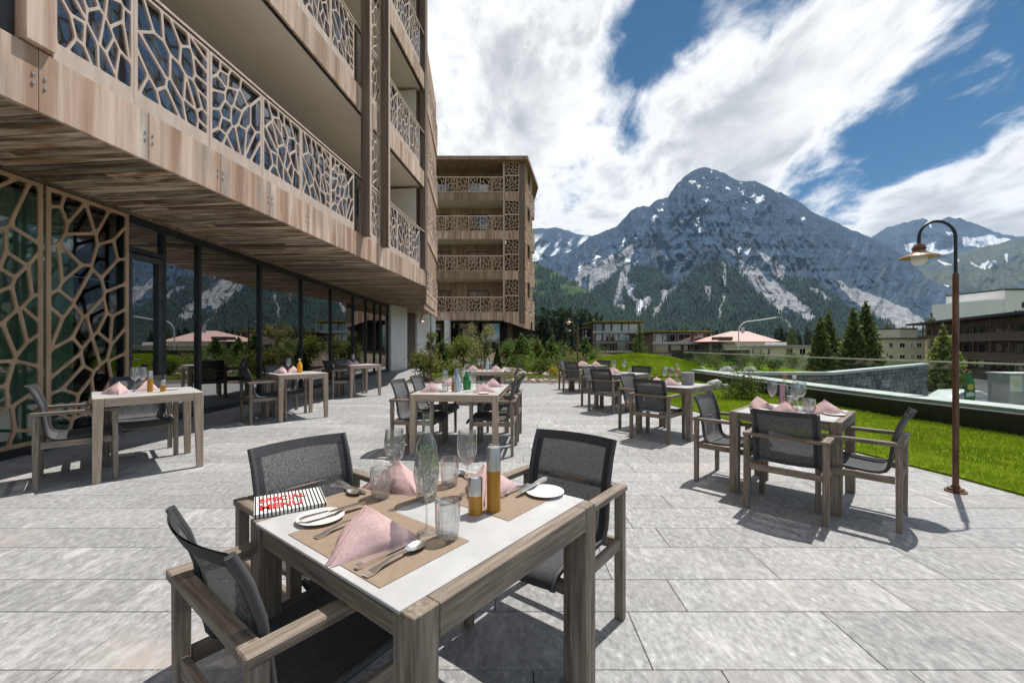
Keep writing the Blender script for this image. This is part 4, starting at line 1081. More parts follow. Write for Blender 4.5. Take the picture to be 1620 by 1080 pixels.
# along the lawn
RT = [((2.635, 3.978), .84), ((2.55, 6.65), .86), ((2.40, 9.25), .86), ((2.32, 12.85), .86)]
rid = ['beside the copper lamp post', 'carrying the stack of plates', 'third along the lawn', 'last along the lawn']
for (c, sd), ph in zip(RT, rid): table(c, 45, sd, .76, 'dark wooden table ' + ph)
c = RT[0][0]
chair((2.18, 3.40), 46, 'armchair turned away from the viewer at the table beside the lamp post', .96)
chair((2.06, 4.515), -46, 'armchair facing the lamp post at the table beside it', .96)
chair((3.07, 3.30), 134, 'armchair next to the lamp post with its back to it', .98)
napkin(local(c, 45, -.05, .26, .76), 20, 'pink napkin on the mountain side of the table beside the lamp post', 1.05)
napkin(local(c, 45, -.24, .0, .76), -10, 'pink napkin half hidden by the turned-away armchair beside the lamp post', 1.0)
napkin(local(c, 45, .06, -.25, .76), -15, 'pink napkin on its plate nearest the copper lamp post', 1.05)
plate(local(c, 45, -.02, -.32, .76), 'bread plate before the napkin nearest the copper lamp post')
plate(local(c, 45, -.22, .22, .76), 'bread plate before the armchair facing the lamp post')
for x, y, lb in ((.02, .17, 'wine glass beside the pink card near the lamp post'), (-.12, -.05, 'wine glass over the chair back of the turned-away armchair'), (.15, -.04, 'wine glass by the clear stoppered bottle near the lamp post')):
    wine_glass(local(c, 45, x, y, .76), lb, 1.0)
tumbler(local(c, 45, .08, -.10, .76), 'tumbler below the wine glass near the lamp post'); tumbler(local(c, 45, .0, -.14, .76), 'second tumbler by the napkin nearest the lamp post')
cd = tag(empty('menu_stand', local(c, 45, .06, .10, .76), R(20)), 'upright pink card on the table beside the lamp post', 'menu')
MB().box(-.025, .025, -.012, .0, 0, .24).build('card', M['pink_card'], cd, bevel=.001); MB().box(-.025, .025, .0005, .012, 0, .238).build('card', M['slate_card'], cd)
mill('short', local(c, 45, .04, .03, .76), 'short amber mill beside the pink card')
bottle(local(c, 45, .16, .10, .76), 'greenish bottle with a cork near the lamp post', [(p[0] * .95, p[1] * .85) for p in BOTTLE], M['bottle_glass'], ([(.0005, .29), (.017, .29), (.021, .30), (.021, .335), (.0005, .336)], M['cork']),
       fill=([(.0005, .01), (.034, .01), (.034, .10), (.0005, .101)], M['amber']))
bottle(local(c, 45, .17, .02, .76), 'clear bottle with a white stopper near the lamp post', [(p[0] * .95, p[1] * .85) for p in BOTTLE], M['bottle_glass'], ([(.0005, .29), (.015, .29), (.018, .30), (.018, .322), (.0005, .323)], M['paper']))
c = RT[1][0]
chair((1.957, 6.07), 45, 'armchair turned away from the viewer at the table carrying the plate stack', 1.0)
chair((1.97, 7.22), -45, 'armchair facing the lawn at the table carrying the plate stack', 1.0)
napkin(local(c, 45, -.16, .20, .76), 15, 'pink napkin on the far side of the table with the plate stack', 1.05)
napkin(local(c, 45, -.20, -.02, .76), -10, 'pink napkin above the chair back at the table with the plate stack', 1.1)
wine_glass(local(c, 45, .0, .16, .76), 'tall clear wine glass on the table with the plate stack', 1.05)
for x, y, lb, m in ((.02, -.04, 'orange drink glass before the plate stack', 'rose_glass'), (.10, .10, 'dark rose drink glass behind the orange one', 'rose_glass')):
    e = tag(empty('drink_glass', local(c, 45, x, y, .76)), lb, 'drink glass'); inst('stem', WINE_STEM, parent=e); inst('bowl', WINE_BOWL, parent=e)
    MB().lathe([(.0005, .128), (.012, .130), (.026, .145), (.035, .168), (.039, .20), (.037, .24), (.0005, .241)], 20, caps=False).build('drink', M['orange_juice'] if 'orange drink' in lb else M['copper_light'], e, smooth=50)
bottle(local(c, 45, .14, .02, .76), 'clear stoppered bottle behind the orange drink', [(p[0] * .9, p[1] * .85) for p in BOTTLE], M['bottle_glass'], ([(.0005, .29), (.015, .29), (.018, .30), (.018, .322), (.0005, .323)], M['steel']))
ps = local(c, 45, .12, -.16, .76)
for i in range(9):
    o = tag(inst('stacked_plate', MB().lathe([(.0005, 0), (.08, 0), (.094, .012), (.098, .019), (.094, .0205), (.078, .006), (.0005, .005)], 28, caps=False).mesh('stacked_plate', M['far_grey'], smooth=50) if i == 0 else plate_me, ps + Vector((0, 0, .0215 * i))),
            ['lowest', 'second', 'third', 'fourth', 'fifth', 'sixth', 'seventh', 'eighth', 'topmost'][i] + ' grey plate of the tall stack, counted from the table', 'plate', 'plates in the tall stack')
    plate_me = o.data
c = RT[2][0]
chair((1.80, 8.64), 45, 'armchair turned away from the viewer at the third table along the lawn')
chair((1.78, 9.86), -45, 'armchair facing the lawn at the third table along the lawn')
chair((3.02, 9.90), -135, 'armchair on the lawn side of the third table along the lawn')
for x, y, lb in ((-.2, .05, 'pink napkin near the turned-away chair at the third table along the lawn'), (.05, .24, 'pink napkin on the far side of the third table along the lawn')): napkin(local(c, 45, x, y, .76), 5, lb, 1.15)
for x, y, lb in ((-.06, .16, 'first wine glass at the third table along the lawn'), (.10, .0, 'second wine glass, lawn side of the third table along the lawn')): wine_glass(local(c, 45, x, y, .76), lb, 1.1)
tumbler(local(c, 45, .05, -.16, .76), 'tumbler at the third table along the lawn', 1.05)
c = RT[3][0]
chair((1.70, 12.22), 45, 'armchair turned away from the viewer at the last table along the lawn')
chair((1.66, 13.42), -45, 'armchair facing the lawn at the last table along the lawn')
chair((2.92, 13.50), -135, 'armchair on the lawn side of the last table along the lawn')
for x, y, lb in ((-.22, .0, 'pink napkin near the turned-away chair at the last table along the lawn'), (.0, .24, 'pink napkin on the far side of the last table along the lawn'), (.1, -.2, 'pink napkin on the lawn side of the last table along the lawn')):
    napkin(local(c, 45, x, y, .76), 5, lb, 1.2)

# ------------------------------------------------------------------ lamps
def lamp_post(loc, label, h=2.045, top=2.544, reach=.345, ang=180, sc=1.0):
    e = tag(empty('lamp_post', loc, R(ang)), label, 'lamp post', 'copper lamp posts'); e.scale = (sc,) * 3
    MB().lathe([(.0005, 0), (.080, 0), (.080, .012), (.062, .016), (.060, .034), (.034, .038), (.030, .060), (.0005, .060)], 22, caps=False).build('base_plate', M['copper'], e, smooth=35)
    MB().lathe([(.0235, .05), (.0235, h), (.016, h + .012), (.0005, h + .013)], 16, caps=False).build('pole', M['copper'], e, smooth=35)
    r = reach / 2; pts = [(0, 0, h - .05), (0, 0, top - r * .9)]
    for i in range(1, 17):
        a = math.pi * i / 16; pts.append((r - r * math.cos(a), 0, top - r * .9 + r * .9 * math.sin(a)))
    zl = top - r * .9 - .05; pts.append((reach, 0, zl))
    MB().tube(pts, .0135, 10).build('arm', M['black_metal'], e, smooth=50)
    hd = MB().lathe([(.0005, .0), (.02, -.002), (.040, -.02), (.052, -.045), (.055, -.055), (.048, -.058), (.048, -.088), (.0005, -.088)], 24, (reach, 0, zl), caps=False).build('lamp_housing', M['copper'], e, smooth=40)
    MB().lathe([(.050, -.078), (.060, -.092), (.15, -.132), (.153, -.138), (.148, -.137), (.058, -.098), (.045, -.09)], 28, (reach, 0, zl), caps=False).build('lamp_shade', M['copper_light'], e, smooth=50)
    MB().lathe([(.058, -.099), (.060, -.15), (.055, -.185), (.036, -.205), (.0005, -.21)], 22, (reach, 0, zl), caps=False).build('lamp_globe', M['globe'], e, smooth=True)
    return e
lamp_post((4.18, 3.99, 0), 'tall copper lamp post with curved neck standing at the lawn edge')
lamp_post((2.42, 15.6, .05), 'slim lamp post in the planting bed before the dark forest', ang=180, sc=.98)
lamp_post((4.9, 33.5, .3), 'small distant lamp post between young pines', ang=180)
lamp_post((-3.02, 15.75, .03), 'lamp post by the far corner of the hotel', ang=180)

# ------------------------------------------------------------------ glass railing along the terrace edge
RL = [(7.0, 17.4), (7.03, 14.6), (7.06, 12.0), (7.12, 10.0), (7.30, 8.2), (7.68, 6.5), (8.25, 4.9), (9.0, 3.4), (9.9, 1.9)]
rail = tag(empty('glass_railing', (0, 0, 0)), 'frameless glass railing on a black base along the lawn', 'railing')
for i, (a, b) in enumerate(zip(RL, RL[1:])):
    A, B = Vector((*a, 0)), Vector((*b, 0)); t = (B - A).normalized(); nn = Vector((-t.y, t.x, 0))     # nn points away from the lawn
    if nn.x < 0: nn = -nn
    A2, B2 = A + nn * .06, B + nn * .06
    MB().beam(A2 + Vector((0, 0, .15)), B2 + Vector((0, 0, .15)), .12, .34).build('base', M['black_metal'], rail)
    MB().beam(A2 + Vector((0, 0, .326)), B2 + Vector((0, 0, .326)), .035, .012).build('channel', M['steel'], rail)
    g0, g1 = A2 + t * .008, B2 - t * .008
    MB().beam(g0 + Vector((0, 0, .70)), g1 + Vector((0, 0, .70)), .016, .74).build('pane', M['rail_glass'], rail)
    MB().beam(g0 + Vector((0, 0, 1.084)), g1 + Vector((0, 0, 1.084)), .045, .028).build('top_trim', M['concrete'], rail)
    C2, D2 = A + nn * .62, B + nn * .62
    MB().beam(C2 + Vector((0, 0, .325)), D2 + Vector((0, 0, .325)), .60, .10).build('coping', M['concrete'], rail)
    MB().beam(C2 + Vector((0, 0, -1.47)), D2 + Vector((0, 0, -1.47)), .46, 3.45).build('parapet', M['concrete_dark'], rail)

# ------------------------------------------------------------------ plants
def leaf_quads(P, size, rg, up=.3):
    n = len(P); a = rg.normal(0, 1, (n, 3)); a[:, 2] += up; a /= np.linalg.norm(a, axis=1)[:, None]
    b = np.cross(a, rg.normal(0, 1, (n, 3))); b /= np.linalg.norm(b, axis=1)[:, None]
    s = size * rg.uniform(.6, 1.35, n)[:, None]
    return np.stack([P - a * s, P + b * s * .45, P + a * s, P - b * s * .45], 1).reshape(-1, 3)
def crown_mesh(name, P, size, col, rg, var=.35, up=.3, tip=None):
    V = leaf_quads(P, size, rg, up); n = len(P)
    c = np.array(col)[None, :] * rg.uniform(1 - var, 1 + var, (n, 1)) * (1 + rg.normal(0, .08, (n, 3)))
    if tip is not None: c = c * (1 + (tip[:, None] > .8) * np.array([[.75, .65, .25]]))      # sunlit bough ends painted into the leaf colour
    return np_mesh(name, V, np.arange(4 * n).reshape(-1, 4), M['foliage'], colors=np.repeat(np.clip(c, .004, 1), 4, 0))
def shrub(loc, h, r, n, leaf, col, label, cat='shrub', seed=0, upright=False, group=None):
    rg = np.random.default_rng(seed + 100); rr = random.Random(seed)
    e = tag(empty('young_shrub' if cat == 'shrub' else 'sapling', loc), label, cat, group)
    cl = []
    for i in range(9 if not upright else 14):
        if upright: t = rr.uniform(.25, 1); cl.append((rr.gauss(0, r * .45), rr.gauss(0, r * .45), h * t, r * rr.uniform(.18, .34)))
        else: a = rr.uniform(0, 6.28); q = r * rr.uniform(.1, .7); cl.append((q * math.cos(a), q * math.sin(a), h * rr.uniform(.3, .85), r * rr.uniform(.3, .5)))
    k = rg.integers(0, len(cl), n); c = np.array(cl)[k]
    P = c[:, :3] + rg.normal(0, 1, (n, 3)) * c[:, 3:4] * np.array([.62, .62, .75]); P[:, 2] = np.abs(P[:, 2]) + .02
    inst('crown', crown_mesh('crown', P, leaf, col, rg), parent=e)
    for x, y, z, q in cl[:7]:
        MB().tube([(x * .1, y * .1, -.05), (x * .5, y * .5, z * .55), (x, y, z)], [.012 * h, .008 * h, .003 * h], 5).build('stem', M['bark'], e)
    return e
def conifer_points(h, r, n, rg, low=.06, lift=-.22):
    t = 1 - np.sqrt(rg.uniform(0, 1, n)); t = low + (1 - low) * t
    lev = np.floor(t * 22) / 22 + rg.normal(0, .006, n)
    br = rg.integers(0, 11, n) / 11 * 2 * np.pi + np.floor(t * 22) * 2.4 + rg.normal(0, .13, n)
    R_ = r * (1 - lev) ** .85 * (.72 + .45 * np.sin(br * 3.1 + lev * 37) ** 2); q = np.sqrt(rg.uniform(.02, 1, n)) * R_
    conifer_points.tip = q / np.maximum(R_, 1e-6)
    return np.stack([q * np.cos(br), q * np.sin(br), h * lev + lift * q + rg.normal(0, .012 * h, n)], 1)
def conifer(loc, h, r, n, leaf, col, label, seed=0, cat='conifer', name='conifer', group=None):
    rg = np.random.default_rng(seed + 500); e = tag(empty(name, loc), label, cat, group)
    P = conifer_points(h, r, n, rg); P[:, 2] = np.maximum(P[:, 2], .02)
    inst('crown', crown_mesh('crown', P, leaf, col, rg, .45, -.25, conifer_points.tip), parent=e)
    MB().tube([(0, 0, -.1), (0, 0, h * .5), (0, 0, h * .97)], [.022 * h, .013 * h, .002 * h], 7).build('trunk', M['bark'], e)
    return e
def rock(loc, sx, sy, sz, label, seed, mat='rock', group=None):
    bm = bmesh.new(); bmesh.ops.create_icosphere(bm, subdivisions=3, radius=1); rr = random.Random(seed)
    pl = [(Vector((rr.gauss(0, 1), rr.gauss(0, 1), rr.gauss(0, .8))).normalized(), rr.uniform(.62, .9)) for _ in range(9)]
    for v in bm.verts:
        p = v.co.copy()
        for nrm, d in pl:
            q = p.dot(nrm)
            if q > d: p -= nrm * (q - d) * .92
        p *= 1 + .05 * math.sin(7 * p.x + seed) * math.sin(6 * p.y + 2 * seed)
        v.co = (p.x * sx, p.y * sy, max(p.z * sz, -sz * .45))
    me = bpy.data.meshes.new('rock'); bm.to_mesh(me); bm.free(); me.materials.append(M[mat])
    return tag(inst('rock', me, (loc[0], loc[1], loc[2] + sz * .35), rr.uniform(0, 6)), label, 'rock', group)
def bl(px, d): return ((px - X0) / FPX * d, d)
def bedz(x, y): return bed_h(x, y) - .03
GREEN, DARKG, OLIVE, LIME = (.055, .095, .022), (.022, .045, .018), (.10, .11, .028), (.15, .20, .04)
plants = [
    (672, 16.1, .95, .55, 900, .045, (.16, .17, .05), 'olive green shrub at the corner of the paving by the corner lamp', 'shrub', False),
    (700, 19.5, 1.45, .42, 0, .06, (.045, .085, .022), 'dense dark young pine behind the olive shrub', 'conifer', False),
    (683, 23.0, 1.9, .35, 420, .05, (.16, .20, .06), 'thin leafy sapling beside the white end wall', 'sapling', True),
    (733, 22.0, 1.75, .60, 700, .055, (.17, .20, .045), 'yellow green bush under the timber block', 'shrub', False),
    (765, 21.0, 2.25, .62, 620, .055, (.24, .24, .11), 'tall pale leafed sapling in the middle of the bed', 'sapling', True),
    (787, 20.0, 1.25, .22, 0, .05, (.03, .05, .015), 'narrow dark pine before the pale sapling', 'conifer', False),
    (800, 24.0, 1.5, .60, 700, .055, (.10, .16, .04), 'green bush right beside the pale sapling', 'shrub', False),
    (826, 22.5, 1.85, .78, 0, .07, (.07, .12, .03), 'broad young mountain pine before the timber block corner', 'conifer', False),
    (851, 24.5, 1.45, .45, 0, .06, (.11, .15, .05), 'pale young pine right of the timber block corner', 'conifer', False),
    (872, 24.0, 1.55, .70, 0, .07, (.075, .125, .035), 'bushy young pine below the forest', 'conifer', False),
    (903, 25.0, 1.1, .35, 0, .06, (.10, .11, .035), 'small yellowing pine between two bushy pines', 'conifer', False),
    (926, 25.5, 1.7, .80, 0, .07, (.055, .10, .028), 'bushy dark pine next to the lawn mound', 'conifer', False),
    (858, 17.6, .62, .45, 500, .04, (.09, .14, .03), 'low leafy plant at the edge of the paving', 'shrub', False),
    (874, 16.9, .34, .26, 320, .03, (.36, .31, .03), 'low yellow flowering plant at the edge of the paving', 'shrub', False),
    (846, 18.9, .42, .5, 420, .035, (.15, .21, .035), 'low bright green plant before the pale boulder', 'shrub', False),
    (716, 17.4, .5, .40, 380, .035, (.20, .23, .06), 'low grey green plant before the dense dark pine', 'shrub', False),
    (902, 18.5, .45, .5, 420, .035, (.12, .16, .04), 'low green plant behind the last table along the lawn', 'shrub', False),
    (712, 24.5, 1.5, .7, 600, .06, (.12, .16, .04), 'round green bush between sapling and yellow green bush', 'shrub', False),
    (748, 25.5, 1.9, .8, 700, .06, (.14, .17, .06), 'broad pale bush behind the tall pale sapling', 'shrub', False),
    (813, 26.5, 1.6, .7, 600, .06, (.09, .14, .04), 'mid green bush under the timber block corner', 'shrub', False),
    (840, 27.5, 1.5, .8, 600, .06, (.13, .17, .05), 'light green bush behind the broad mountain pine', 'shrub', False),
    (888, 27.5, 1.3, .8, 600, .06, (.11, .15, .05), 'grey green bush behind the bushy young pine', 'shrub', False),
    (830, 20.0, .6, .6, 400, .04, (.12, .17, .04), 'low green cushion left of the pinkish boulder', 'shrub', False),
    (885, 20.5, .55, .6, 400, .04, (.14, .17, .05), 'low olive cushion right of the grey stone', 'shrub', False),
    (760, 18.2, .5, .5, 400, .035, (.10, .15, .04), 'low green cushion behind the table before the bed', 'shrub', False),
    (915, 22.5, .6, .7, 400, .04, (.20, .20, .08), 'dry grassy cushion before the bushy dark pine', 'shrub', False),
    (940, 26.5, .9, .8, 500, .05, (.12, .16, .05), 'mixed green bush beyond the lawn mound edge', 'shrub', False),
    (955, 24.5, .5, .7, 420, .04, (.22, .20, .06), 'low mixed flowering cushion beside the lawn mound', 'shrub', False),
]
for i, (px, d, h, r, n, leaf, col, lb, cat, up) in enumerate(plants):
    x, y = bl(px, d); z = bedz(x, y)
    if cat == 'conifer': conifer((x, y, z), h * 1.0, r * 1.25, int(2400 + 1400 * r), leaf * 1.15, col, lb, i, name='young_pine', group='young pines in the bed')
    else: shrub((x, y, z), h * (.92 if d < 24 else .72), r * 1.1, n * 3, leaf * 1.1, col, lb, cat, i, up)
x, y = gp(1172, 633).to_2d()
shrub((x, y, .02), .52, .52, 1900, .030, (.075, .105, .025), 'round evergreen bush at the foot of the glass railing', 'shrub', 77)
x, y = gp(1130, 617).to_2d()
rock((x, y, .02), .30, .24, .24, 'big pale boulder beside the round evergreen bush', 3)
rock((x + .45, y + .3, .02), .18, .16, .12, 'small pale stone between boulder and evergreen bush', 8)
for i, (px, d, s, lb, mt) in enumerate([(848, 20.6, .55, 'large pinkish boulder in the middle of the bed', 'rock_pink'), (866, 21.0, .30, 'grey stone next to the pinkish boulder', 'rock'), (868, 17.0, .34, 'white stone beside the yellow flowering plant', 'rock'),
                                     (800, 18.4, .3, 'pale stone below the narrow dark pine', 'rock'), (778, 19.3, .42, 'white boulder below the pale sapling', 'rock'), (735, 18.4, .3, 'pale stone below the yellow green bush', 'rock'),
                                     (905, 21.0, .3, 'stone beside the small yellowing pine', 'rock'), (946, 23.0, .34, 'pale stone left of the lawn mound', 'rock'), (820, 18.5, .26, 'brownish stone left of the pinkish boulder', 'rock_pink')]):
    x, y = bl(px, d); rock((x, y, bedz(x, y)), s, s * .8, s * .55, lb, 20 + i, mt)
rr = random.Random(9)
for i in range(44):
    if i < 20: px, d = rr.uniform(812, 884), rr.uniform(15.5, 16.0)
    elif i < 32: px, d = rr.uniform(925, 1000), rr.uniform(24, 29)
    else: px, d = rr.uniform(700, 900), rr.uniform(17, 24)
    x, y = bl(px, d); s = rr.uniform(.07, .16) if i < 20 else rr.uniform(.12, .26)
    rock((x, y, bedz(x, y) if d > 16 else .03), s, s * .8, s * .6, ['small loose stone at the border of bed and paving', 'small loose stone beside the lawn mound', 'small loose stone among the shrubs of the bed'][0 if i < 20 else 1 if i < 32 else 2], 60 + i, 'rock' if rr.random() < .7 else 'rock_pink', ['small border stones', 'small stones by the mound', 'small stones among the shrubs'][0 if i < 20 else 1 if i < 32 else 2])
# plants and boulders seen through the far glass railing
for i, (px, d, s) in enumerate([(1100, 27, .7), (1135, 29, .9), (1165, 27, .7), (1200, 30, .9), (1225, 28, .6), (1255, 31, .8), (1120, 33, .8), (1178, 34, .9)]):
    x, y = bl(px, d); shrub((x, y, -.36), 1.0 * s + .2, .95 * s, 900, .06, [(.08, .12, .035), (.14, .17, .06), (.05, .085, .03), (.11, .14, .05)][i % 4], ['dark green cushion shrub', 'silvery shrub', 'deep green shrub', 'mixed green shrub', 'low silvery shrub', 'tall green shrub', 'far green shrub', 'far pale shrub'][i] + ' on the slope seen through the glass railing', 'shrub', 200 + i)
slope = MB().prism([(10.2, 24.75), (18.6, 24.75), (24, 43), (11.5, 43)], -3.15, -.34).build('slope', M['turf']); tag(slope, kind='structure')
for i, (px, d) in enumerate([(1187, 26), (1108, 26), (1150, 26)]):
    x, y = bl(px, d); rock((x, y, -.36), .5, .4, .32, ['white boulder', 'grey boulder', 'low white stone'][i] + ' on the slope behind the glass railing', 300 + i)

# ------------------------------------------------------------------ stone retaining wall, street, car, flag, cabinet
sw = tag(empty('stone_wall', (0, 0, 0)), 'grey rubble retaining wall with concrete coping beyond the railing', 'wall')
pA, pB, pC = Vector((10.6, 24.3, 0)), Vector((18.3, 24.3, 0)), Vector((35.5, 36.2, 0))
core = MB()
for a, b in ((pA, pB), (pB, pC)):
    t = (b - a).normalized(); nn = Vector((t.y, -t.x, 0))
    MB().beam(a + Vector((0, 0, -1.8)) - nn * .25, b + Vector((0, 0, -1.8)) - nn * .25, .40, 2.9).build('core', M['concrete_dark'], sw)
    MB().beam(a + Vector((0, 0, -.26)) - nn * .14, b + Vector((0, 0, -.26)) - nn * .14, .60, .16).build('coping', M['concrete'], sw)
    L_ = (b - a).length; z = -.38; r5 = random.Random(3)
    while z > -2.9:
        hh = r5.uniform(.24, .40); s = -r5.uniform(0, .3)
        while s < L_:
            w = r5.uniform(.35, .85); s0, s1 = max(0, s), min(L_, s + w)
            if s1 - s0 > .1:
                pr = r5.uniform(.02, .07)
                p = a + t * (s0 + s1) / 2 + nn * (-.05 + pr / 2)
                MB().box(-(s1 - s0) / 2 + .012, (s1 - s0) / 2 - .012, -(.1 + pr) / 2, (.1 + pr) / 2, -hh + .02, 0).build('stone', M['wall_stone'], sw, bevel=.02, loc=(p.x, p.y, z), rz=math.atan2(t.y, t.x))
            s += w
        z -= hh
st = MB().box(14, 70, 18, 60, -3.19, -3.15).build('street', M['asphalt']); tag(st, kind='structure')
def car():
    e = tag(empty('parked_car', (29.9, 28.5, -3.15), R(4)), 'white parked car on the street beyond the railing', 'car')
    prof = [(-2.25, .35), (-2.28, .75), (-2.1, .95), (-1.2, 1.05), (-.55, 1.48), (.9, 1.52), (1.75, 1.15), (2.2, 1.02), (2.28, .6), (2.2, .32)]
    vs = []; n = len(prof)
    for sy, k in ((-.84, 1), (.84, 1)):
        for x, z in prof: vs.append((x, sy * (.86 if z > 1.1 else 1), z))
    mb = MB(); mb.add(vs, [tuple(range(n)), tuple(range(n, 2 * n))[::-1]] + [(i, (i + 1) % n, n + (i + 1) % n, n + i) for i in range(n)])
    mb.build('body', M['car_white'], e, bevel=.05, smooth=40)
    for sy in (-1, 1):
        for q in ([(-1.05, 1.08), (-.52, 1.40), (.1, 1.42), (.1, 1.08)], [(.16, 1.08), (.16, 1.42), (.85, 1.43), (1.4, 1.15), (1.4, 1.08)]):
            m2 = MB(); k = len(q)
            m2.add([(x, sy * (.845 if z < 1.2 else .735), z) for x, z in q], [tuple(range(k))]); m2.build('window', M['far_pane'], e)
        for x in (-1.4, 1.35):
            w = MB().tube([(x, sy * .66, .34), (x, sy * .87, .34)], .33, 20).build('wheel', M['rubber'], e, smooth=40)
            MB().tube([(x, sy * .86, .34), (x, sy * .885, .34)], .2, 14).build('rim', M['steel'], w)
car()
fl = tag(empty('feather_flag', (27.9, 25.8, -3.15)), 'green feather flag with a yellow sun emblem by the street', 'flag')
MB().tube([(-.32, 0, 0), (-.32, 0, 2.2), (-.2, 0, 2.75), (0, 0, 2.88)], .015, 8).build('pole', M['dark_metal'], fl)
MB().prism([(-.30, .9), (.30, .9), (.32, 1.6), (.26, 2.3), (.1, 2.72), (-.12, 2.82), (-.25, 2.5), (-.30, 2.0)], -.006, .006).build('flag_cloth', M['flag_green'], fl).rotation_euler = (R(90), 0, 0)
MB().lathe([(.0005, 0), (.19, 0), (.19, .004), (.0005, .004)], 20, caps=False).build('emblem', M['flag_yellow'], fl, loc=(.02, -.008, 1.98)).rotation_euler = (R(90), 0, 0)
MB().lathe([(.0005, 0), (.075, 0), (.075, .004), (.0005, .004)], 16, caps=False).build('emblem', M['pink_roof'], fl, loc=(.02, -.013, 1.98)).rotation_euler = (R(90), 0, 0)
MB().prism([(-.24, 1.35), (.26, 1.42), (.26, 1.62), (0, 1.68), (-.24, 1.58)], -.004, .004).build('emblem', M['paper'], fl, loc=(0, -.011, 0)).rotation_euler = (R(90), 0, 0)
cb = tag(empty('metal_cabinet', (23.9, 20.2, -3.15)), 'grey metal cabinet with a white banner near the lamp post', 'cabinet')
MB().box(-.72, .9, -.45, .45, 0, 3.15).build('body', M['far_grey'], cb, bevel=.01)
MB().box(-.78, .96, -.5, .5, 3.15, 3.22).build('lid', M['concrete'], cb)
MB().box(-.70, -.14, -.475, -.455, 2.35, 3.10).build('banner', M['paper'], cb)
MB().box(-.60, -.24, -.480, -.4755, 2.62, 2.92).build('banner_print', M['cream_wall'], cb)
MB().box(-.25, .0, -.475, -.455, 1.45, 1.70).build('sticker', M['poster_blue'], cb)
def street_lamp():
    e = tag(empty('street_lamp', (32.1, 60, -3.2)), 'tall pale street lamp bending over before the pink roofed house', 'street lamp')
    pts = [(0, 0, 0), (0, 0, 6.4)]
    for i in range(1, 9):
        a = math.pi / 2 * i / 8; pts.append((1.5 - 1.5 * math.cos(a), 0, 6.4 + 1.5 * math.sin(a)))
    pts += [(3.5, 0, 8.15), (5.6, 0, 8.5)]
    MB().tube(pts, .085, 8).build('pole', M['far_white'], e, smooth=50)
    MB().box(5.3, 6.2, -.16, .16, 8.42, 8.6).build('lamp_head', M['far_grey'], e)
street_lamp()
gwall = tag(MB().box(17, 25, 44.5, 45.2, -3.2, .85).build('garden_wall', M['far_dark']), 'long dark low wall before the brown apartment houses', 'wall')

# ------------------------------------------------------------------ houses in the valley
def windows(root, wall, xs, z0, z1, y, mat='far_white'):
    for x0, x1 in xs:
        f = MB().box(x0, x1, y - .10, y - .004, z0, z1).build('window', M[mat], root)
        m = (x0 + x1) / 2
        for a, b in ((x0 + .06, m - .03), (m + .03, x1 - .06)): MB().box(a, b, y - .115, y - .103, z0 + .06, z1 - .06).build('pane', M['far_pane'], f)
def flats(px0, px1, y_top, d, depth, floors, label, wing=None, seed=0):
    e = tag(empty('apartment_house', (0, 0, 0)), label, 'building'); r = random.Random(seed)
    x0, x1 = bl(px0, d)[0], bl(px1, d)[0]; zt = EYE - (y_top - YH) / FPX * d
    MB().box(x0, x1, d, d + depth, -3.2, zt - .5).build('wall', M['far_brown'], e)
    rf = MB().box(x0 - .9, x1 + .9, d - 1.6, d + depth, zt - .5, zt - .28).build('roof', M['dark_wood'], e)
    MB().box(x0 - .7, x1 + .7, d - 1.4, d + depth, zt - .275, zt + .02).build('roof_planting', M['green_roof'], rf)
    z = zt - .5 - 2.62
    for k in range(floors):
        MB().box(x0 - .6, x1 + .6, d - 1.5, d - .02, z - .16, z + .02).build('balcony_slab', M['far_grey'], e)
        MB().box(x0 - .6, x1 + .6, d - 1.5, d - 1.42, z + .024, z + .42).build('parapet', M['far_grey'] if k % 2 == 0 else M['far_brown'], e)
        x = x0 + .5
        while x < x1 - 1.8:
            w = r.choice([1.5, 2.2, 3.0])
            if r.random() < .82: windows(e, None, [(x, min(x + w, x1 - .2))], z + .3, z + 2.35, d)
            else: MB().box(x, x + w, d - .05, d - .01, z + .1, z + 2.4).build('cladding', M['dark_wood'], e)
            x += w + r.uniform(.25, 1.0)
        for x in (x0 - .4, x1 + .3): MB().box(x, x + .14, d - 1.4, d - 1.26, z + .42, z + 2.4).build('column', M['far_grey'], e)
        z -= 2.62
    return e
flats(940, 1012, 508, 115, 14, 4, 'three storey brown apartment house with planted roof below the mountain', seed=1)
flats(923, 936, 518, 121, 10, 3, 'narrow brown wing left of the three storey apartment house', seed=2)
flats(1034, 1118, 523, 104, 12, 3, 'low brown apartment house with yellow green planted roof', seed=3)
flats(1121, 1162, 538, 98, 10, 2, 'lower brown annex beside the pink roofed house', seed=5)
# pink roofed house
pk = tag(empty('pink_roofed_house', (0, 0, 0)), 'white house with a pale pink hipped roof', 'house')
d = 92; xa, xb = bl(1163, d)[0], bl(1229, d)[0]; ze = EYE - (540 - YH) / FPX * d; zr = EYE - (524.5 - YH) / FPX * d
MB().box(xa, xb, d, d + 12, -3.2, ze).build('wall', M['far_white'], pk)
xe0, xe1 = bl(1128, d)[0], bl(1232, d)[0]; xr0, xr1 = bl(1157, d + 6)[0], bl(1182, d + 6)[0]
rfm = MB(); rfm.add([(xe0, d - 1, ze), (xe1, d - 1, ze), (xe1, d + 13, ze), (xe0, d + 13, ze), (xr0, d + 6, zr + .3), (xr1, d + 6, zr + .3)], [(0, 1, 5, 4), (1, 2, 5), (2, 3, 4, 5), (3, 0, 4), (3, 2, 1, 0)])
rfo = rfm.build('roof', M['pink_roof'], pk)
MB().box(xr0 + 2, xr0 + 2.5, d + 5, d + 5.5, zr - .2, zr + 1.2).build('chimney', M['far_grey'], rfo)
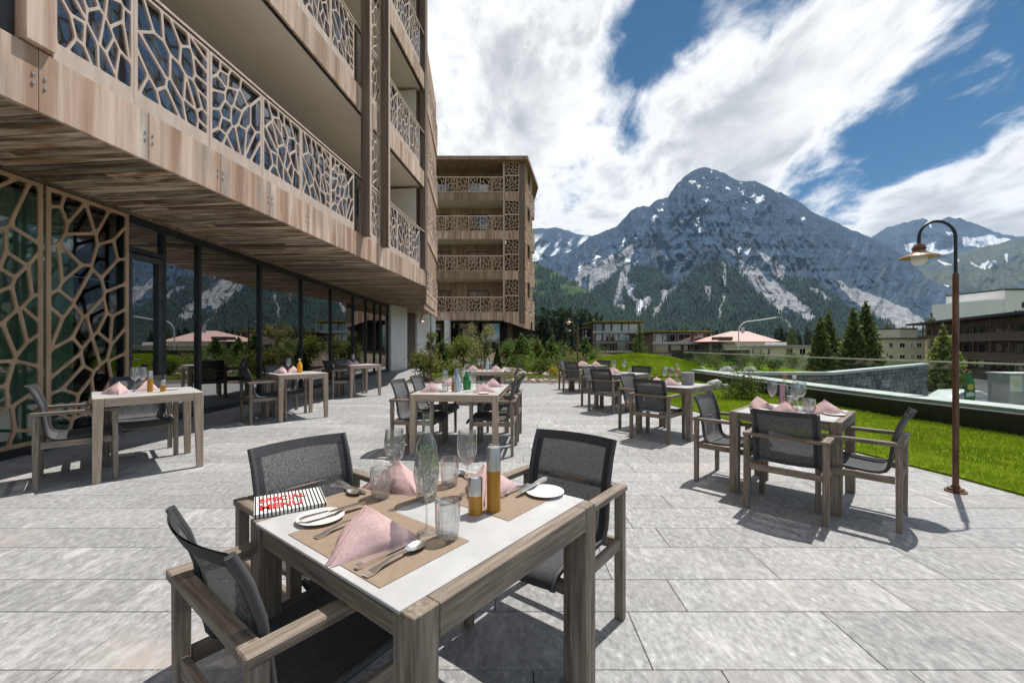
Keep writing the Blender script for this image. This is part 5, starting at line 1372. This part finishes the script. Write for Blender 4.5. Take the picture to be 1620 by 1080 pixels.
MB().box(bl(1136, d)[0], bl(1158, d)[0], d - .4, d + 3, ze + .42, ze + 1.0).build('dormer', M['dark_wood'], rfo)
windows(pk, None, [(bl(p, d)[0], bl(p + 4, d)[0]) for p in (1173, 1192, 1210)], ze - 1.9, ze - .7, d)
windows(pk, None, [(bl(p, d)[0], bl(p + 4, d)[0]) for p in (1173, 1192, 1210)], ze - 4.4, ze - 3.2, d)
lw = tag(empty('low_white_house', (0, 0, 0)), 'long low white house with a flat roof in front of the pink roof', 'house')
d = 74; xa, xb = bl(1188, d)[0], bl(1284, d)[0]; zt = EYE - (548 - YH) / FPX * d
MB().box(xa, xb, d, d + 9, -3.2, zt).build('wall', M['cream_wall'], lw); MB().box(xa - .4, xb + .4, d - .6, d + 9, zt, zt + .22).build('roof', M['far_grey'], lw)
MB().box(bl(1232, d)[0], bl(1256, d)[0], d + 2, d + 4, zt + .22, zt + .75).build('roof_box', M['far_white'], lw)
windows(lw, None, [(bl(p, d)[0], bl(p + w, d)[0]) for p, w in ((1189, 4), (1202, 3), (1214, 4), (1243, 11), (1264, 10))], zt - 1.5, zt - .35, d)
cr = tag(empty('cream_house', (0, 0, 0)), 'cream coloured house with small windows behind the stone wall', 'house')
d = 70; xa, xb = bl(1388, d)[0], bl(1464, d)[0]; zt = EYE - (535.5 - YH) / FPX * d
cw = MB().box(xa, xb, d, d + 10, -3.2, zt).build('wall', M['cream_wall'], cr); MB().box(xa - .2, xb + .1, d - .3, d + 10, zt, zt + .12).build('roof', M['far_dark'], cr)
MB().box(bl(1450, d)[0], bl(1478, d)[0], d + 3, d + 9, -3.2, EYE - (519 - YH) / FPX * d).build('tower', M['cream_wall'], cr)
MB().box(bl(1449, d)[0], bl(1479, d)[0], d + 2.8, d + 9.2, EYE - (519 - YH) / FPX * d, EYE - (517.5 - YH) / FPX * d).build('tower_roof', M['far_dark'], cr)
MB().box(bl(1392, d)[0], bl(1404, d)[0], d + 4, d + 5.2, zt + .12, zt + 1.6).build('chimney', M['far_dark'], cr)
MB().box(bl(1465, d)[0], bl(1469, d)[0], d - .3, d + .1, -3.2, zt).build('pilaster', M['cream_wall'], cr)
for ya, yb in ((542, 549.5), (561, 567)):
    windows(cr, None, [(bl(p, d)[0], bl(p + w, d)[0]) for p, w in ((1405, 7), (1422, 9), (1440, 3), (1449, 8))], EYE - (yb - YH) / FPX * d, EYE - (ya - YH) / FPX * d, d)
# dark timber chalet hotel
ch = tag(empty('chalet_hotel', (0, 0, 0)), 'dark timber chalet with long carved balconies behind the lamp post', 'building')
a, b = Vector((78.2, 80.0, 0)), Vector((60.0, 44.0, 0)); t = (b - a).normalized(); nn = Vector((t.y, -t.x, 0))
if nn.x > 0: nn = -nn
Lc = (b - a).length; Mc = Matrix.Translation(a) @ Matrix(((t.x, -nn.x, 0, 0), (t.y, -nn.y, 0, 0), (0, 0, 1, 0), (0, 0, 0, 1)))
def cbox(s0, s1, o0, o1, z0, z1): return MB().box(s0, s1, -o1, -o0, z0, z1, Mc)
cbox(0, Lc, -8, 0, -3.2, 5.0).build('wall', M['far_brown'], ch)
rr_ = cbox(-1.2, Lc, -9, 2.6, 5.1, 5.42).build('roof', M['far_dark'], ch)
for zf in (-3.0, -.55, 2.1):
    cbox(-.5, Lc, .02, 1.9, zf - .15, zf).build('balcony_slab', M['far_brown'], ch)
    bal = cbox(-.5, Lc, 1.80, 1.9, zf + .78, zf + .95).build('balcony_rail', M['dark_wood'], ch)
    cbox(-.5, Lc, 1.83, 1.88, zf + .03, zf + .76).build('balcony_board', M['dark_wood'], bal)
    s = .6
    while s < Lc - 2:
        f = cbox(s, s + 1.5, .02, .10, zf + .2, zf + 2.2).build('window', M['far_brown'], ch); cbox(s + .1, s + 1.4, .103, .12, zf + .3, zf + 2.1).build('pane', M['far_pane'], f)
        s += 2.3
s = -.4
while s < Lc: cbox(s, s + .22, 1.65, 1.78, -3.2, 5.1).build('post', M['dark_wood'], ch); s += 4.4
wt = tag(empty('white_tower_block', (0, 0, 0)), 'plain white stepped building above the dark chalet', 'building')
d = 105
xs = [bl(p, d)[0] for p in (1563, 1588, 1680)]
MB().box(xs[0], xs[1], d, d + 14, -3.2, EYE - (474 - YH) / FPX * d).build('wall', M['far_white'], wt); MB().box(xs[1] + .01, xs[2], d - .3, d + 14, -3.2, EYE - (459 - YH) / FPX * d).build('wall', M['far_white'], wt)
MB().box(xs[1] - .1, xs[2], d - .6, d + 14, EYE - (459 - YH) / FPX * d, EYE - (457 - YH) / FPX * d).build('roof_edge', M['far_dark'], wt)
for p in (1603, 1609, 1614):
    y0 = 491 if p < 1612 else 478
    MB().box(bl(p, d)[0], bl(p + (3 if p < 1612 else 5), d)[0], d - .34, d - .305, EYE - (y0 + (3 if p < 1612 else 9) - YH) / FPX * d, EYE - (y0 - YH) / FPX * d).build('window', M['far_dark'], wt)

# trees among the houses
for i, (px, d, yt, r, lb) in enumerate([(1298, 52, 497, 2.0, 'slim conifer at the edge of the tree pair beside the cream house'), (1311, 54, 489, 2.1, 'tall thin conifer next to the broad spruces'), (1350, 50, 483, 2.1, 'dark spruce in front of the grey scree'),
                                      (1370, 51, 473, 2.5, 'tallest broad spruce left of the cream house'), (1012, 62, 509, 2.2, 'dark spruce standing before the brown apartment houses'), (1493, 42, 512, 2.3, 'pale green larch growing before the dark chalet'),
                                      (1252, 130, 515, 3.0, 'distant spruce right of the pink roof'), (1085, 135, 508, 3.2, 'distant spruce above the yellow green roof'), (1474, 95, 494, 3.6, 'spruce top rising behind the cream tower'), (1404, 90, 509, 2.6, 'spruce behind the chimney of the cream house')]):
    x, y = bl(px, d); zt = EYE - (yt - YH) / FPX * d; h = zt + 3.2
    conifer((x, y, -3.2), h, r, 3600 if d < 60 else 1500, .022 * h + .05, (.075, .105, .034) if i != 5 else (.15, .18, .055), lb, 40 + i, group='conifers among the houses')

# dark forest as one mass
def forest():
    rg = np.random.default_rng(8); V, C = [], []
    spots = []
    for i in range(150):
        px = rg.uniform(838, 960); d = rg.uniform(95, 170) if px < 912 else rg.uniform(138, 190); spots.append((px, d, rg.uniform(482, 508) + max(0, (px - 925)) * .42))
    for i in range(90):
        d = rg.uniform(165, 240); px = rg.uniform(960, 1300); spots.append((px, d, rg.uniform(512, 530)))
    for i in range(50):
        d = rg.uniform(120, 220); px = rg.uniform(1400, 1700); spots.append((px, d, rg.uniform(520, 535)))
    for px, d, yt in spots:
        x, y = bl(px, d); h = EYE - (yt - YH) / FPX * d + 3.2; n = 330
        P = conifer_points(h, .17 * h + .4, n, rg) + np.array([x, y, -3.2])
        V.append(leaf_quads(P, .055 * h, rg, -.3)); c = np.array([.030, .048, .024])[None] * rg.uniform(.5, 1.5, (n, 1)) * rg.uniform(.75, 1.25); C.append(np.repeat(c, 4, 0))
    V = np.concatenate(V); me = np_mesh('forest', V, np.arange(len(V)).reshape(-1, 4), M['foliage'], colors=np.concatenate(C))
    tag(inst('forest', me), 'dark spruce forest at the foot of the mountain', 'forest', kind='stuff')
forest()

# ------------------------------------------------------------------ mountains
Z1 = lambda pts: [(820 + x * .2962, 240 + y * .2963) for x, y in pts]
Z2 = lambda pts: [(1220 + x * .3518, 320 + y * .3519) for x, y in pts]
SCREE = [Z1([(640, 490), (600, 500), (430, 590), (330, 605), (318, 650), (280, 740), (335, 745), (345, 680), (390, 650), (365, 765), (440, 700), (520, 640), (590, 570)]),
         Z1([(556, 600), (600, 600), (585, 690), (545, 770), (520, 820), (500, 830), (530, 740)]), Z1([(470, 830), (575, 810), (555, 880), (520, 895), (480, 850)]),
         Z1([(568, 700), (600, 720), (640, 790), (665, 790), (700, 775), (715, 800), (660, 880), (640, 890), (625, 810)]),
         Z1([(760, 740), (850, 715), (800, 780), (720, 890), (705, 880), (760, 800)]),
         Z1([(1085, 590), (1100, 600), (1115, 690), (1100, 800), (1065, 900), (1050, 915), (1085, 800), (1100, 690)]),
         Z1([(1105, 500), (1170, 545), (1210, 590), (1290, 640), (1418, 760), (1418, 880), (1330, 800), (1240, 700), (1180, 640), (1195, 600), (1130, 540)]),
         Z1([(1000, 720), (1030, 715), (1025, 800), (1015, 800)]), Z1([(1270, 520), (1420, 610), (1420, 700), (1370, 650)]),
         Z2([(0, 340), (60, 390), (130, 440), (205, 515), (170, 545), (100, 490), (0, 430)]), Z2([(10, 465), (50, 490), (95, 545), (140, 625), (115, 625), (80, 560), (30, 500)]),
         Z2([(290, 345), (380, 390), (480, 420), (600, 480), (715, 545), (690, 570), (600, 600), (540, 560), (430, 490), (350, 425), (320, 385)]), Z2([(160, 375), (220, 385), (275, 450), (240, 440)])]
FOREST = [Z1([(370, 770), (440, 705), (550, 615), (560, 640), (530, 740), (500, 830), (470, 890), (300, 890), (300, 790), (345, 760)]),
          Z1([(640, 610), (590, 650), (585, 690), (640, 700), (600, 900), (700, 900), (830, 700), (760, 640)]),
          Z1([(1045, 550), (940, 640), (860, 700), (780, 790), (700, 900), (680, 960), (1440, 960), (1418, 890), (1330, 810), (1230, 700), (1170, 630), (1110, 590)]),
          Z1([(575, 720), (620, 800), (600, 900), (520, 900), (560, 800)]),
          Z2([(0, 290), (60, 330), (190, 360), (290, 420), (330, 470), (430, 520), (560, 605), (560, 680), (0, 680), (0, 440), (100, 500), (170, 550), (210, 520), (130, 440), (60, 390), (0, 340)])]
SNOW = [(986, 385, 3, 9), (995, 408, 5, 8), (1052, 410, 8, 4), (1083, 410, 5, 2.5), (1104, 349, 2.2, 9), (1107, 363, 3.2, 5), (1095, 287, 6, 4), (1106, 295, 4, 3), (1119, 318, 4, 2), (1152, 298, 6, 2), (1176, 304, 4, 3), (1202, 315, 11, 4), (1192, 311, 6, 3),
        (1169, 395, 2, 6), (1183, 399, 4, 6), (1014, 482, 6, 10), (998, 459, 4, 7), (919, 421, 3, 7), (943, 409, 4, 7), (1007, 415, 3, 4), (1045, 333, 9, 2), (1083, 272, 4, 4), (1135, 282, 3, 2), (1230, 302, 6, 2), (1270, 345, 6, 2), (967, 405, 3, 5), (1079, 352, 5, 2), (1036, 345, 4, 4), (1005, 375, 3, 2)]
def in_poly(poly, X, Y): return inside(poly, X, Y)
def mountain(name, label, ridge, d_r, base_y, d_b, px0, px1, nu, nv, seed, amp, paint, ridge_noise=2.2):
    rx = np.array([p[0] for p in ridge], float); ry = np.array([p[1] for p in ridge], float)
    px = np.linspace(px0, px1, nu); v = np.linspace(0, 1, nv)
    PX, VV = np.meshgrid(px, v)
    top = np.interp(PX, rx, ry) + ridge_noise * (fbm(PX * .11, PX * 0 + seed, 5, seed) - .5) * 2
    PY = top + (base_y - top) * VV ** .92
    D = d_r + (d_b - d_r) * VV ** .8
    big = ridged(PX * .018 + .8 * fbm(PX * .01, PY * .01, 3, seed), PY * .007, 4, seed + 3); fine = ridged(PX * .07 + 2.2 * fbm(PX * .02, PY * .03, 3, seed + 1), PY * .028, 5, seed + 9)
    env = np.clip(VV * 8, 0, 1) * np.clip((1 - VV) * 4, 0, 1)
    D = D * (1 - amp * env * (1.25 * (big - .55) + .7 * (fine - .55)))
    X = (PX - X0) / FPX * D; Z = EYE - (PY - YH) / FPX * D
    col = paint(PX, PY, VV, big, fine)
    i = np.arange(nu - 1)[None, :] + np.arange(nv - 1)[:, None] * nu
    F = np.stack([i, i + 1, i + nu + 1, i + nu], -1).reshape(-1, 4)
    me = np_mesh(name, np.stack([X, D, Z], -1).reshape(-1, 3), F, M['mountain'], True, col.reshape(-1, 3))
    o = inst(name, me); tag(o, label, kind='structure'); return PX, PY, X, D, Z
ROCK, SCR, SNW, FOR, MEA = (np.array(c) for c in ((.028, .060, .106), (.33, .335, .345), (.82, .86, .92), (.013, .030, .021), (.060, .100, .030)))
def mixc(c, mask, k): return c * (1 - mask[..., None]) + k * mask[..., None]
def soft(polys, PX, PY, seed, wob=7):
    wx = PX + wob * (fbm(PX * .09, PY * .09, 4, seed) - .5) * 2; wy = PY + wob * (fbm(PX * .09 + 50, PY * .09, 4, seed + 5) - .5) * 2
    m = np.zeros(PX.shape)
    for p in polys: m = np.maximum(m, in_poly(p, wx, wy).astype(float))
    return m
keep = {}
def paint_main(PX, PY, V, big, fine):
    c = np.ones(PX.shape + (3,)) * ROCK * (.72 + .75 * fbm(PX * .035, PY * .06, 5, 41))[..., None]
    lo = np.clip((PY - 380) / 120, 0, 1) * np.clip((fbm(PX * .05, PY * .05, 4, 4) - .45) * 4, 0, 1)
    c = mixc(c, lo * .5, np.array([.085, .10, .065]))
    st = np.clip((fbm(PX * .22 + PY * .12, PY * .03, 4, 13) - .60) * 6, 0, 1) * np.clip((PY - 330) / 60, 0, 1); c = mixc(c, st * .22, SCR); rg_ = np.clip((ridged(PX * .16 + 1.5 * fbm(PX * .05, PY * .05, 3, 61), PY * .11, 5, 62) - .66) * 5, 0, 1); c = mixc(c, rg_ * .5, ROCK * 1.9); dk = np.clip((ridged(PX * .12 + 40, PY * .07, 4, 66) - .66) * 5, 0, 1); c = mixc(c, dk * .45, ROCK * .55)
    fo = soft(FOREST, PX, PY, 7, 9); sc = soft(SCREE, PX, PY, 8, 5)
    low = np.clip((PY - 495) / 22, 0, 1); fo = np.maximum(fo, low)
    c = mixc(c, fo * .93, FOR); sc2 = sc * (.78 + .22 * np.clip(fbm(PX * .12, PY * .12, 4, 3) * 2.4 - .5, 0, 1)); c = mixc(c, sc2, SCR)
    sn = np.zeros(PX.shape); wx = PX + 5 * (fbm(PX * .3, PY * .3, 4, 1) - .5) * 2; wy = PY + 6 * (fbm(PX * .3 + 9, PY * .3, 4, 2) - .5) * 2
    for x, y, a, b in SNOW: sn = np.maximum(sn, (((wx - x + .45 * (wy - y)) / (a * .62)) ** 2 + ((wy - y) / b) ** 2 < 1).astype(float))
    hi = (fbm(PX * .16, PY * .3, 4, 77) > .80) & (PY < 330); sn = np.maximum(sn, hi * .8)
    c = mixc(c, sn, SNW)
    keep['f'] = fo * (1 - sc) * (1 - sn)
    return c
main_ridge = [(820, 420), (900, 398), (938, 373), (953, 367), (977, 357), (998, 333), (1007, 327), (1027, 326), (1041, 316), (1057, 311), (1061, 304), (1072, 290), (1087, 275), (1100, 267), (1112, 265), (1128, 267), (1149, 275), (1162, 283), (1175, 286), (1193, 286),
              (1217, 297), (1235, 304), (1264, 320), (1290, 338), (1326, 354), (1361, 369), (1385, 378), (1417, 396), (1438, 412), (1466, 440), (1498, 454), (1512, 461), (1560, 486), (1640, 515), (1700, 530)]
PXm, PYm, Xm, Dm, Zm = mountain('mountain', 'great grey rocky peak with scree fans and forested foot', main_ridge, 3000, 556, 900, 815, 1720, 760, 340, 11, .13, paint_main, 2.0)
def paint_left(PX, PY, V, big, fine):
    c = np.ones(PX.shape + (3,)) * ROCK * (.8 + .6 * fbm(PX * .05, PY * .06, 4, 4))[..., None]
    s = np.clip((fbm(PX * .13 + (PY - 360) * .10, PY * .05, 4, 6) - .50) * 9, 0, 1) * np.clip((PY - 368) / 12, 0, 1) * np.clip((428 - PY) / 18, 0, 1)
    c = mixc(c, np.clip((PY - 408) / 16, 0, 1), MEA * .9); return mixc(c, s, SNW)
mountain('mountain_ridge', 'snow streaked ridge behind the timber block', [(700, 372), (780, 366), (844, 362), (862, 361), (879, 359), (893, 363), (906, 367), (920, 372), (936, 373), (980, 392), (1060, 430)], 4600, 470, 2900, 740, 1060, 200, 110, 23, .10, paint_left, 2.0)
def paint_right(PX, PY, V, big, fine):
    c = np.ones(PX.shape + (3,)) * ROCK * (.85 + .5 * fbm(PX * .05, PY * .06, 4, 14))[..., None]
    w = soft([Z2([(600, 195), (640, 178), (680, 200), (735, 178), (735, 205), (765, 215), (830, 198), (835, 228), (760, 238), (650, 245), (610, 225)]), Z2([(855, 155), (900, 165), (1000, 150), (1095, 172), (980, 205), (860, 195)]), Z2([(700, 90), (722, 95), (715, 120)]), Z2([(780, 130), (830, 140), (800, 150)])], PX, PY, 5, 5)
    return mixc(c, w, SNW)
mountain('mountain_far', 'distant blue peaks with snowfields behind the lamp post', [(1300, 420), (1350, 388), (1382, 374), (1394, 366), (1406, 358), (1431, 352), (1446, 348), (1459, 345), (1466, 347), (1473, 352), (1487, 348), (1501, 343), (1510, 345), (1519, 344), (1530, 349), (1544, 355), (1565, 362), (1586, 372), (1620, 373), (1700, 380), (1800, 400)],
         6500, 480, 4200, 1300, 1760, 260, 120, 33, .09, paint_right, 2.4)
def paint_hill(PX, PY, V, big, fine):
    c = np.ones(PX.shape + (3,)) * np.array([.085, .10, .062]) * (.7 + .7 * fbm(PX * .04, PY * .09, 4, 24))[..., None]
    rk = np.clip((fbm(PX * .07, PY * .12, 4, 31) - .55) * 5, 0, 1); c = mixc(c, rk * .7, ROCK * 1.25)
    c = mixc(c, np.clip((PY - 455) / 15 + (fbm(PX * .06, PY * .06, 3, 2) - .5) * 2, 0, 1) * .9, FOR)
    w = soft([Z2([(885, 262), (935, 288), (985, 252), (962, 302), (905, 282)]), Z2([(1005, 252), (1015, 262), (978, 300), (970, 296)]), Z2([(735, 250), (760, 268), (810, 278), (770, 282)]), Z2([(765, 365), (800, 378), (790, 388)]), Z2([(1050, 240), (1065, 232), (1060, 268)]), Z2([(820, 248), (842, 262), (836, 272)])], PX, PY, 6, 4)
    return mixc(c, w, SNW)
mountain('mountain_shoulder', 'green mountain shoulder with snow patches at the right of the valley', [(1380, 460), (1440, 432), (1480, 412), (1510, 402), (1537, 395), (1572, 387), (1600, 379), (1620, 376), (1680, 366), (1800, 356)], 4000, 560, 1700, 1380, 1800, 220, 130, 43, .10, paint_hill, 1.6)
def paint_foot(PX, PY, V, big, fine):
    c = np.ones(PX.shape + (3,)) * FOR * (.8 + .6 * fbm(PX * .1, PY * .1, 3, 3))[..., None]
    md_ = np.clip((fbm(PX * .05, PY * .09, 3, 55) - .52) * 9, 0, 1) * np.clip((472 - PY) / 10, 0, 1); keep['g'] = 1 - md_
    return mixc(c, md_ * .9, MEA)
PXf, PYf, Xf, Df, Zf = mountain('foothill', 'wooded green foothill left of the great peak', [(740, 408), (820, 410), (843, 413), (868, 424), (893, 437), (920, 455), (950, 472), (990, 492), (1040, 512), (1080, 530)], 1500, 560, 500, 740, 1085, 190, 110, 53, .08, paint_foot, 1.6)

def slope_trees():
    rg = np.random.default_rng(12)
    P = []
    m = keep['f'].ravel() > .5; idx = np.flatnonzero(m & (PXm.ravel() < 1600)); k = rg.choice(idx, min(15000, len(idx)), replace=False)
    P.append((np.stack([Xm.ravel()[k], Dm.ravel()[k], Zm.ravel()[k]], 1), rg.uniform(10, 19, len(k))))
    m = keep['g'].ravel() > .5; idx = np.flatnonzero(m & (PXf.ravel() > 830)); k = rg.choice(idx, min(6000, len(idx)), replace=False)
    P.append((np.stack([Xf.ravel()[k], Df.ravel()[k], Zf.ravel()[k]], 1), rg.uniform(8, 15, len(k))))
    Q = np.concatenate([p for p, h in P]); H = np.concatenate([h for p, h in P]); Q = Q + rg.normal(0, 1, Q.shape) * np.array([8, 8, 0]); n = len(Q)
    ang = np.arange(5) / 5 * 2 * np.pi
    ring = Q[:, None, :] + np.stack([np.cos(ang), np.sin(ang), ang * 0], 1)[None] * (H * .20)[:, None, None] + np.array([0, 0, -2.0])
    apex = Q + np.stack([0 * H, 0 * H, H], 1)
    V = np.concatenate([ring, apex[:, None, :]], 1).reshape(-1, 3); b = np.arange(n)[:, None] * 6
    F = np.stack([np.stack([b[:, 0] + i, b[:, 0] + (i + 1) % 5, b[:, 0] + 5], 1) for i in range(5)], 1).reshape(-1, 3)
    C = np.repeat(np.array([.017, .035, .024])[None] * rg.uniform(.5, 1.7, (n, 1)), 6, 0)
    me = np_mesh('mountain_forest', V, F, M['far_trees'], False, C)
    tag(inst('mountain_forest', me), 'spruce forest covering the lower mountain slopes', 'forest', kind='stuff')
slope_trees()

# ------------------------------------------------------------------ air
hz = MB().box(-9000, 12000, -200, 9500, -4.2, 1420)
hzm = bpy.data.materials.new('haze_air'); hzm.use_nodes = True; nt = hzm.node_tree
for x in list(nt.nodes):
    if x.type == 'BSDF_PRINCIPLED': nt.nodes.remove(x)
pv = nt.nodes.new('ShaderNodeVolumePrincipled'); pv.inputs['Color'].default_value = (.50, .72, 1.0, 1); pv.inputs['Density'].default_value = HAZE; pv.inputs['Anisotropy'].default_value = .1
nt.links.new(pv.outputs[0], nt.nodes['Material Output'].inputs['Volume'])
hzo = hz.build('haze', hzm); tag(hzo, 'thin blue haze in the mountain air', kind='stuff')
